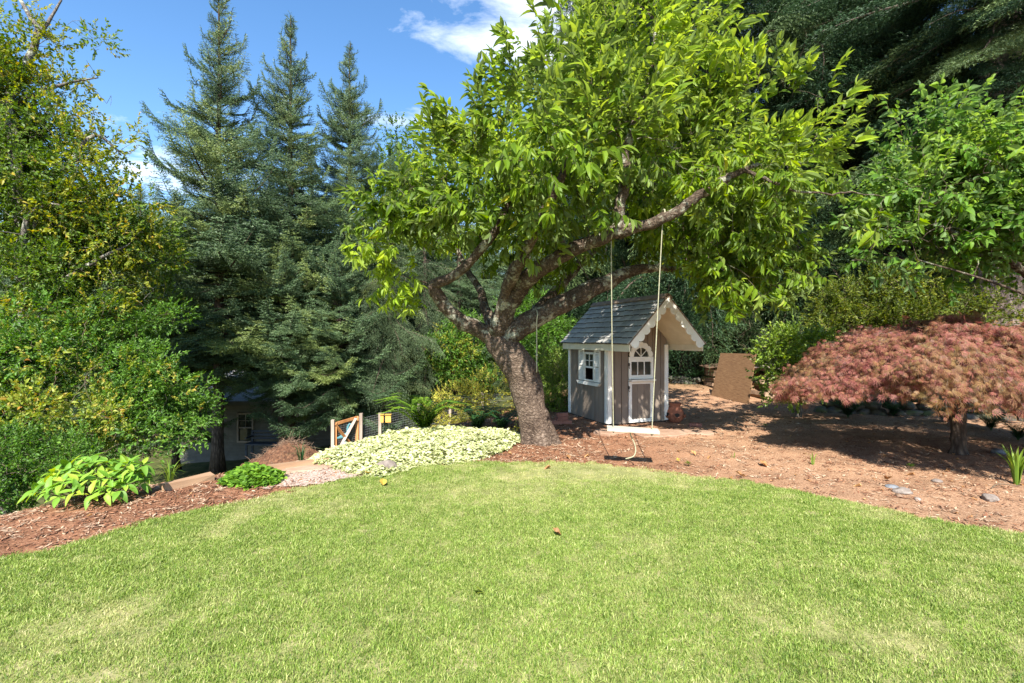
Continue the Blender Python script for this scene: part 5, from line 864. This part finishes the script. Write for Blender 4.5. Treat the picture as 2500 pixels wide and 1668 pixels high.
bush('yellow_green_shrub', 'wide yellow green shrub behind the crown of the red maple', [lump_px(*a) for a in [(2060, 760, 10.6, 60, 60, 60), (2130, 730, 10.8, 80, 70, 70), (2230, 725, 10.8, 90, 60, 70), (2330, 745, 10.6, 80, 60, 70), (2020, 820, 10.4, 50, 40, 50), (2400, 800, 10.4, 80, 60, 60), (2200, 790, 10.4, 200, 40, 60)]], 1900, 'small', 'yellow_leaf', seed=9, stems=120, size=1.15, shell=.4, clump=70, clr=.3, noisy=.5)

# ------------------------------------------------------------------ fence and gate on the slope
def fence():
    tops = [(877, 1020, 15.2), (928, 1008, 15.6), (1023, 987, 16.2), (1099, 966, 16.8), (1178, 958, 17.4), (1257, 962, 18.0), (1340, 955, 19.0)]
    Tp = [P(*t) for t in tops]; B = np.array([Tp[0][0], Tp[0][1], Tp[0][2] - 1.2]); root = empty('wire_fence', tuple(B), 'wire mesh fence with weathered posts running uphill from the gate', 'fence')
    for t in Tp: g = min(gz(t[0], t[1]) - .1, t[2] - 1.15); MB().box((0, 0, 0), (.085, .085, t[2] - g), jit=.002).build('post', M['post'], root, tuple(np.array([t[0], t[1], (t[2] + g) / 2]) - B))
    w = MB()
    for a, b in zip(Tp[:-1], Tp[1:]):
        L = np.linalg.norm((b - a)[:2])
        for z in np.arange(.04, 1.16, .075): w.tube([a - B - (0, 0, z), b - B - (0, 0, z)], .0028, 3, cap=False)
        for s in np.arange(0, 1, .06 / L * .9): q = a + (b - a) * s - B; w.tube([q - (0, 0, .04), q - (0, 0, 1.16)], .0026, 3, cap=False)
    w.build('wire_mesh', M['wire'], root)['kind'] = 'stuff'
    a, b = P(813, 1033, 14.4), P(877, 1019, 15.15); hgt = 1.12; c = (a + b) / 2 - (0, 0, hgt); c = np.array(c); root = empty('garden_gate', tuple(c), 'orange brown wooden garden gate with crossed braces and wire mesh', 'gate')
    def br(n, p, q, w=.085, m='gatewood'): MB().bar(p - c, q - c, .035, w, (0, 0, 1) if abs((q - p)[2]) < .7 else (1, 0, 0), 0).build(n, M[m], root)
    dz = np.array([0, 0, 1.]); a2 = a + (b - a) * .09; b2 = b - (b - a) * .09; dn = np.array([0, -.045, 0])
    br('top_rail', a2 - dz * .04, b2 - dz * .04 + (0, 0, .05)); br('bottom_rail', a2 - dz * 1.05, b2 - dz * 1.05)
    br('stile', a2 - dz * 1.09, a2); br('stile', b2 - dz * 1.09, b2 + dz * .05, .10); br('brace', a2 - dz * .05 + dn, b2 - dz * 1.02 + dn); br('brace', a2 - dz * 1.02 + dn * 2, b2 - dz * .0 + dn * 2, .085, 'post')
    MB().box((0, 0, 0), (.09, .09, 1.35), jit=.002).build('gate_post', M['post'], root, tuple(a - c - dz * .58)); MB().box((0, 0, 0), (.09, .09, 1.35), jit=.002).build('gate_post', M['post'], root, tuple(b - c - dz * .55 + (.06, 0, 0)))
    w = MB()
    for z in np.arange(.08, 1.05, .06): w.tube([a2 - c - dz * z, b2 - c - dz * z], .0026, 3, cap=False)
    for s in np.linspace(0, 1, 15): q = a2 + (b2 - a2) * s - c; w.tube([q - dz * .05, q - dz * 1.05], .0026, 3, cap=False)
    w.build('wire_mesh', M['wire'], root)['kind'] = 'stuff'
    for i, (px, lab) in enumerate(((933, 'left honey coloured wooden box fixed on the fence post'), (948, 'right honey coloured wooden box on the fence beside the sword fern'))):
        q = P(px, 1022, 15.35); o = MB().box((0, 0, 0), (.10 if i == 0 else .17, .06, .24), jit=.002).box((0, -.01, .13), (.13 if i == 0 else .20, .10, .02)).build('wooden_box', M['honey'], None, tuple(q)); tagit(o, lab, 'box')
    q = P(845, 1058, 16.0); o = MB().tube(curve([(-.35, 0, -.18), (-.15, 0, -.12), (.05, 0, -.02), (.06, 0, .2), (.12, 0, .30), (.2, 0, .26)], 16), np.interp(np.linspace(0, 1, 16), [0, .3, .5, 1], [.02, .09, .05, .018]), 8).tube([(-.02, 0, -.08), (-.02, 0, -1.0)], .012, 5).build('garden_ornament', M['teal'], None, tuple(q), smooth=True); tagit(o, 'turquoise long necked bird ornament behind the garden gate', 'ornament')
fence()

# ------------------------------------------------------------------ outbuilding down the slope
def shed():
    Z = 20.0; x0, x1 = -13.5, -5.6; zb = -3.75; wall_h = 2.75; root = empty('outbuilding', (x0, Z, zb), 'grey sided outbuilding down the slope behind the spruces', 'building')
    W_ = x1 - x0; wins = [P(600, 1050, Z)[0] - x0, P(727, 1045, Z)[0] - x0]; ww, wz0, wz1 = .55, 1.05, 2.15
    nb = 22; bh = wall_h / nb
    for i in range(nb):
        z0 = i * bh; segs = [(0, W_)]
        if wz0 - .05 < z0 + bh and z0 < wz1 + .05:
            segs = []; c = 0
            for w in wins: segs.append((c, w - ww / 2)); c = w + ww / 2
            segs.append((c, W_))
        for a, b in segs: MB().box(((a + b) / 2, 0, z0 + bh / 2), (b - a, .02, bh * 1.08), Matrix.Rotation(.09, 4, 'X')).build('siding_board', M['siding'], root)
    MB().box((W_ / 2, 3, wall_h / 2), (W_, 5.8, wall_h)).build('inner_wall', M['siding'], root)
    MB().box((W_ - .01, -.03, wall_h / 2), (.12, .04, wall_h)).build('corner_board', M['siding'], root)
    for w in wins:
        fr = MB().box((w - ww / 2 - .03, -.03, (wz0 + wz1) / 2), (.07, .05, wz1 - wz0 + .1)).box((w + ww / 2 + .03, -.03, (wz0 + wz1) / 2), (.07, .05, wz1 - wz0 + .1)).box((w, -.03, wz0 - .02), (ww + .12, .06, .07)).box((w, -.03, wz1 + .02), (ww + .12, .05, .07)).box((w, -.03, (wz0 + wz1) / 2), (ww, .04, .05))
        wd = fr.build('window', M['post'], root); MB().box((w, .01, (wz0 + wz1) / 2), (ww, .01, wz1 - wz0)).build('pane', M['glass'], wd); mb = MB(); mb.box((w, -.015, (wz0 + wz1) / 2 + .28), (.02, .02, .5)).box((w, -.014, (wz0 + wz1) / 2 + .28), (ww, .018, .02)); mb.build('muntin', M['post'], wd)
    rf = MB(); n = 9
    for i in range(n): rf.box((W_ / 2, -.55 + i * .42 + .2, wall_h + .0 + (i * .42) * .36), (W_ + .8, .46, .035), Matrix.Rotation(.34, 4, 'X'))
    rf.build('roof', M['roofgrey'], root); MB().box((W_ / 2, -.62, wall_h - .08), (W_ + .8, .03, .16)).build('gutter', M['siding'], root)
    q = P(650, 1100, 18.6); g = gz(q[0], q[1]); rt = empty('garden_bench', (q[0], q[1], g + .35), 'dark blue garden bench in the shade by the outbuilding wall', 'bench')
    MB().box((0, 0, .42), (1.4, .45, .05)).build('seat', M['blue'], rt)
    for k in range(3): MB().box((0, .24, .58 + k * .13), (1.4, .03, .09)).build('back_slat', M['blue'], rt)
    for sx in (-.65, .65):
        MB().box((sx, -.19, .2), (.06, .06, .44)).box((sx, .24, .42), (.06, .05, .88)).build('leg', M['blue'], rt); MB().box((sx, .0, .66), (.06, .46, .04)).build('armrest', M['blue'], rt)
shed()
# brush mound behind the flagstones
def mound():
    c = P(708, 1120, 7.0); c[2] = gz(c[0], c[1]) - .02; root = empty('brush_mound', tuple(c), 'heap of reddish bark and dead brush behind the flagstones', 'brush heap'); n = 34; m = 16
    V = [(math.cos(a) * r * 1.15, math.sin(a) * r * .8, .62 * math.exp(-(r * 1.15) ** 2) - .12 + (fbm(np.array([[math.cos(a) * r, math.sin(a) * r, 0]]), 4, 3)[0] - .5) * .22) for r in np.linspace(0, 1.3, m) for a in np.linspace(0, 6.283, n, endpoint=False)]; Fc = [(i * n + j, i * n + (j + 1) % n, (i + 1) * n + (j + 1) % n, (i + 1) * n + j) for i in range(m - 1) for j in range(n)]
    MB().add(V, Fc).build('heap', M['brush'], root, smooth=True); mb = MB()
    root.scale = (.46, .55, .62)
    for k in range(420): r = rng.uniform(0, 1.05); a = rng.uniform(0, 6.28); p = np.array([math.cos(a) * r * 1.15, math.sin(a) * r * .8, .62 * math.exp(-(r * 1.15) ** 2) - .11]); d = unit(rng.normal(size=3) * (1, 1, .45)); l = rng.uniform(.06, .3); mb.tube([p, p + d * l * .5 + (0, 0, .015), p + d * l], (.004, .003, .0015), 3, cap=False)
    mb.build('dead_stems', M['log'], root)['kind'] = 'stuff'
mound()
o = MB().box((0, 0, 0), (.22, .22, .26)).prism([(-.16, .12), (.16, .12), (0, .22)], .3).box((0, -.125, -.11), (.3, .12, .02)).build('nest_box', M['timber'], None, tuple(P(1037, 850, 19.6) - (0, .34, 0))); tagit(o, 'small brown nest box on the trunk behind the fence', 'nest box')

# ------------------------------------------------------------------ spruces at the left
conifer('spruce', 'leftmost tall spruce with long upswept left branches and bare lower trunk', P(534, 1150, 16)[0], 16, 15.9, 3.1, h0=2.9, r0=.18, seed=1, z0=P(534, 1150, 16)[2], tintp=.22, nb=6, whorl=.33, fat=1.2, low=-8, top_up=58, group=None)
conifer('spruce', 'middle tall spruce of the three on the left', P(706, 1085, 18)[0], 18, 15.7, 3.2, h0=2.2, r0=.17, seed=2, z0=P(706, 1085, 18)[2], tintp=.25, nb=6, whorl=.33, fat=1.2, low=-18, top_up=55)
conifer('spruce', 'third tall spruce, right of the middle one, touching the cherry crown', P(857, 1050, 20.5)[0], 20.5, 16.2, 3.3, h0=2.4, r0=.18, seed=3, z0=-2.4, tintp=.25, nb=6, whorl=.33, fat=1.2, top_up=52)
conifer('spruce', 'bushy lower spruce filling the gap below the middle spruce', P(640, 1000, 15.2)[0], 16.4, 7.6, 2.3, h0=2.7, r0=.10, seed=4, z0=-2.9, tintp=.35, low=-15, nb=8, whorl=.22)
conifer('spruce', 'young broad spruce right of the middle spruce behind the gate', P(800, 1000, 16)[0], 17.2, 7.4, 2.4, h0=1.6, r0=.10, seed=41, tintp=.25, low=-15, nb=8, whorl=.22)
conifer('spruce', 'short spruce left of the upswept spruce above the hedge', P(430, 1000, 17.5)[0], 17.5, 9.0, 2.6, h0=1.6, r0=.12, seed=42, z0=-3.2, tintp=.1, low=-15, nb=8, whorl=.24)
conifer('hemlock', 'soft grey green hemlock behind the gate with drooping sprays', P(940, 1000, 17.8)[0], 18.2, 9.4, 2.3, 'hemlock', 'grey_fir', h0=1.8, r0=.13, seed=5, tintp=.2, low=-25, top_up=10)
conifer('hemlock', 'grey green hemlock left of the trunk behind the fence', P(1037, 950, 20)[0], 20, 10.4, 2.3, 'hemlock', 'grey_fir', h0=2.3, r0=.15, seed=6, tintp=.1, low=-25, top_up=15)
conifer('fir', 'dark young fir between the hemlocks and the cherry trunk', P(1120, 900, 24)[0], 24, 11.0, 2.6, 'fir', 'spruce', h0=.8, r0=.15, seed=7, low=-20, top_up=25)
conifer('fir', 'dark fir seen behind the playhouse roof', P(1290, 900, 20)[0], 20, 9.5, 2.6, 'fir', 'spruce', h0=.5, r0=.15, seed=8, low=-20, top_up=25, tintp=.3)
far = conifer('spruce', 'distant spruce between the left trees and the upswept spruce', P(425, 900, 27)[0], 27, 13.2, 4.0, 'spruce_far', 'spruce', h0=.6, r0=.2, seed=9, z0=-3.6, tintp=.1, nb=9, whorl=.26)
for (px, Z, s, z, lab) in [(345, 24, .95, -3.6, 'far spruce half hidden by the yellowing tree'), (265, 27, 1.0, -3.6, 'far spruce behind the crown of the yellowing tree'), (560, 30, 1.05, -3.4, 'far spruce showing behind the upswept spruce'), (655, 29, 1.1, -3.4, 'far spruce showing behind the two tallest spruces'), (760, 30, 1.15, -3.2, 'far spruce showing left of the third spruce'), (960, 31, 1.05, -2.6, 'far spruce right of the third spruce'), (1060, 30, .95, -2.4, 'far spruce behind the grey green hemlock'), (1180, 31, 1.0, -2, 'far spruce behind the left limb of the cherry'), (1330, 30, 1.1, -2, 'far spruce behind the playhouse roof ridge'), (150, 24, .9, -3.7, 'far spruce low behind the hedge at far left'), (40, 26, 1.0, -3.7, 'far spruce at the left picture edge'), (1480, 33, 1.0, -1.5, 'far spruce seen through the middle of the cherry crown'), (1620, 31, 1.0, -1.2, 'far spruce seen through the right of the cherry crown')]:
    dup(far, (P(px, 800, Z)[0], Z, z), rng.uniform(0, 6.28), s, lab)
def distant_wood():
    N = 5200; x = rng.uniform(-62, 48, N); y = rng.uniform(36, 50, N); tooth = vnoise(np.c_[x, x * 0, x * 0], .42, 3) * 5.5 + fbm(np.c_[x, x * 0, x * 0], .09, 5) * 5; top = 4.5 + tooth; z = -4 + (top + 4) * rng.uniform(0, 1, N) ** .8
    d = unit(np.c_[rng.normal(0, 1, N), rng.normal(-.8, .6, N), rng.normal(-.1, .4, N)]); o = scatter('distant_wood', None, TPL['spruce_far'], np.c_[x, y, z], frames(d), rng.uniform(1.3, 2.2, N), [M['spruce'], M['conifer_bark']], np.where(fbm(np.c_[x, y, z], .25, 8) > .58, .6, 0)); o['label'] = 'far wood of conifers behind the garden trees'
distant_wood()
# tall firs showing above the cherry
conifer('fir', 'tall fir whose tip shows above the middle of the cherry crown', P(1372, 800, 27)[0], 27, 20.6, 2.9, 'spruce_far', 'spruce', h0=4, r0=.3, seed=11, tintp=.1)
conifer('fir', 'tall fir showing right of the slender tip above the cherry', P(1490, 800, 26)[0], 26, 22.5, 3.1, 'spruce_far', 'spruce', h0=4, r0=.3, seed=12, tintp=.05)
# ------------------------------------------------------------------ the dark wood at the right
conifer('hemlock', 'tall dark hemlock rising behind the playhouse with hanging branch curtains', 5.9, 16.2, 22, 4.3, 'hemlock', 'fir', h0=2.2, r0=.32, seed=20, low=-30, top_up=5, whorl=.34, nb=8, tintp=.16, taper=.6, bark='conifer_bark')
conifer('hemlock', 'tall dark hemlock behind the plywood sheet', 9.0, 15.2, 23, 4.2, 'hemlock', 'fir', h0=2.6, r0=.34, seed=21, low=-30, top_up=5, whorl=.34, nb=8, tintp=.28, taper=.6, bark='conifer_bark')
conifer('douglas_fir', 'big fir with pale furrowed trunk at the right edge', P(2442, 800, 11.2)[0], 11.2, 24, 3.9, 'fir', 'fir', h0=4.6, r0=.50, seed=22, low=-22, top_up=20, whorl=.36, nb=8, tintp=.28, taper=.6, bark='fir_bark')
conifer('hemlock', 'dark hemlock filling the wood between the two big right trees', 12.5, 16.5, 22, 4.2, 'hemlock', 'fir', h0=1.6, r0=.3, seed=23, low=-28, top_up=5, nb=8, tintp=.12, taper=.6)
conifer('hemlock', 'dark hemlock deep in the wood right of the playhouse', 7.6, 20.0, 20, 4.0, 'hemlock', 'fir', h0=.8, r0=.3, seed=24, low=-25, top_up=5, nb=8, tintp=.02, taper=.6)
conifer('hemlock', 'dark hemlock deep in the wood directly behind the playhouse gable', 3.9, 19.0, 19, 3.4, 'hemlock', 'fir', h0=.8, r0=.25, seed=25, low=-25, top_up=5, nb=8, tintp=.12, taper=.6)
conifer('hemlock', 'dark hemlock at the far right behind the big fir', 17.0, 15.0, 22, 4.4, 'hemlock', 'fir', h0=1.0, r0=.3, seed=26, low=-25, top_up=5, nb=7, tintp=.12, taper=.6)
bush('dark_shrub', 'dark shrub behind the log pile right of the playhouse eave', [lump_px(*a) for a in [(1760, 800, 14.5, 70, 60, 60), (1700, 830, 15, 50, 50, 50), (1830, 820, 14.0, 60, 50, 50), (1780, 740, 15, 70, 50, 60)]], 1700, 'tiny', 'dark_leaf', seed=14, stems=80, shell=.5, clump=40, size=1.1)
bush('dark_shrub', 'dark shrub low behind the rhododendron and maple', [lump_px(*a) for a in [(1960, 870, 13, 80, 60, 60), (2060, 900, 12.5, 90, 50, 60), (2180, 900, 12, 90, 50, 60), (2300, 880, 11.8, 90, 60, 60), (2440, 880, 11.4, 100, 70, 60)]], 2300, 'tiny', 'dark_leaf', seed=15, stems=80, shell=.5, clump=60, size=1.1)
# ------------------------------------------------------------------ broadleaves at the left
yt = lambda amt, sd_: (lambda p: np.where(fbm(p, .55, sd_, 2) + rng.normal(0, .10, len(p)) > 1 - amt, rng.uniform(.25, .9, len(p)), 0))
bush('yellowing_tree', 'tall broadleaf tree with yellowing thin crown at the left edge', [lump_px(*a) for a in [(60, 90, 11.5, 80, 60, 100), (170, 80, 11.8, 80, 45, 100), (200, 180, 11.5, 50, 30, 60), (40, 200, 11.0, 60, 50, 80), (230, 330, 11.5, 100, 60, 100), (90, 330, 11, 110, 70, 120), (290, 400, 11.6, 60, 40, 80), (200, 470, 11, 130, 80, 120), (60, 500, 10.5, 110, 100, 120), (270, 600, 11.5, 110, 90, 120), (100, 660, 10.5, 130, 90, 120), (290, 720, 11.5, 120, 80, 120), (330, 540, 12, 60, 70, 90), (180, 560, 12, 120, 100, 120), (-60, 300, 11, 120, 260, 150), (320, 480, 11.8, 40, 40, 50), (250, 240, 11.5, 40, 20, 40), (180, 780, 10.6, 150, 70, 100)]], 9000, 'small', 'tree_leaf', 'tree', seed=16, stems=620, shell=.2, noisy=.6, clump=240, clr=.30, base=(-11.2, 10.8, gz(-11.2, 10.8)), bark='grey_bark', tint=yt(.45, 7), size=1.4,
     trunk=[([(-11.2, 10.8, -3.4), (-11.0, 10.9, 0), (-10.9, 11, 3), P(30, 330, 11), P(20, 240, 11.1), P(60, 160, 11.3), P(95, 80, 11.5), P(60, 20, 11.6), P(20, -60, 11.7)], (.16, .025)), ([(-10.9, 11, 2.5), P(110, 480, 11), P(170, 400, 11.2), P(230, 330, 11.4), P(290, 370, 11.5)], (.11, .02)), ([P(85, 100, 11.45), P(120, 50, 11.6), P(150, 0, 11.7)], (.05, .02)), ([(-11, 10.9, .5), P(130, 720, 10.6), P(230, 640, 10.8), P(310, 600, 11)], (.10, .02)), ([P(40, 250, 11.1), P(110, 220, 11.3), P(180, 200, 11.5), P(240, 190, 11.6)], (.05, .012)), ([(-10.9, 11, 1.5), P(60, 560, 10.4), P(120, 500, 10.6), P(190, 520, 10.9)], (.08, .02))])
bush('leafy_hedge', 'tall bright green hedge mass at the far left below the yellowing tree', [lump_px(*a) for a in [(60, 900, 8.6, 130, 100, 120), (180, 960, 8.4, 120, 90, 110), (60, 1040, 7.6, 120, 70, 110), (-80, 950, 8.2, 140, 160, 140), (240, 1050, 8.0, 90, 60, 90), (100, 820, 9.2, 120, 70, 120)]], 3600, 'mid', 'bush_leaf', seed=17, stems=300, shell=.4, clump=95, clr=.27, tint=yt(.36, 3), noisy=.7, size=.85)
bush('leafy_hedge', 'darker green hedge between the bright hedge and the spruce trunk', [lump_px(*a) for a in [(340, 1010, 9.2, 110, 90, 110), (430, 1080, 8.6, 70, 60, 80), (330, 1110, 7.6, 80, 50, 80), (440, 980, 10.2, 70, 50, 90), (300, 900, 10, 110, 80, 110), (330, 800, 11, 100, 80, 100)]], 2900, 'mid', 'bush_leaf', seed=18, stems=260, shell=.4, clump=80, clr=.27, tint=yt(.34, 11), noisy=.7, size=.8)
bush('low_shrub', 'deep green low shrub under the hedge behind the broad leaved shrub', [lump_px(*a) for a in [(30, 1190, 5.9, 90, 60, 80), (-60, 1150, 6.0, 110, 90, 90), (140, 1140, 6.4, 90, 40, 70), (60, 1100, 6.9, 110, 50, 80)]], 1500, 'small', 'bush_leaf', seed=19, stems=120, shell=.5, noisy=.5, clump=50, size=.7)
bush('yellow_broadleaf', 'yellow green broadleaf tree glowing behind the spruce trunks', [lump_px(*a) for a in [(450, 700, 21, 90, 90, 90), (430, 820, 21, 100, 80, 90), (480, 900, 21.5, 90, 60, 90), (380, 760, 22, 70, 70, 80)]], 3000, 'mid', 'yellow_leaf', 'tree', seed=21, stems=160, shell=.4, clump=50, size=1.0)
bush('green_tree', 'light green broadleaf tree behind the left side of the cherry crown', [lump_px(*a) for a in [(1000, 380, 24, 70, 60, 80), (970, 460, 24, 90, 80, 90), (1060, 420, 24.5, 60, 60, 80), (1030, 600, 24, 110, 120, 110)]], 2500, 'mid', 'tree_leaf', 'tree', seed=22, stems=160, shell=.4, clump=60, size=1.35, base=(*P(1010, 900, 24)[:2], gz(*P(1010, 900, 24)[:2])))
bush('green_shrub', 'bright green shrub beyond the fence left of the cherry trunk', [lump_px(*a) for a in [(1110, 870, 19.5, 70, 60, 60), (1060, 850, 20, 50, 40, 50), (1150, 820, 20.5, 60, 60, 60), (1180, 900, 20, 50, 40, 50)]], 2300, 'mid', 'bush_leaf', seed=23, stems=120, shell=.5, clump=50, size=1.1, tint=yt(.3, 5))
bush('green_shrub', 'green shrub seen between the thick limb and the playhouse roof', [lump_px(*a) for a in [(1340, 820, 15, 70, 50, 60), (1290, 870, 15.5, 50, 50, 50), (1290, 780, 17, 70, 60, 60)]], 1500, 'mid', 'bush_leaf', seed=24, stems=90, shell=.5, size=1.0)
print('objects', len(bpy.data.objects))
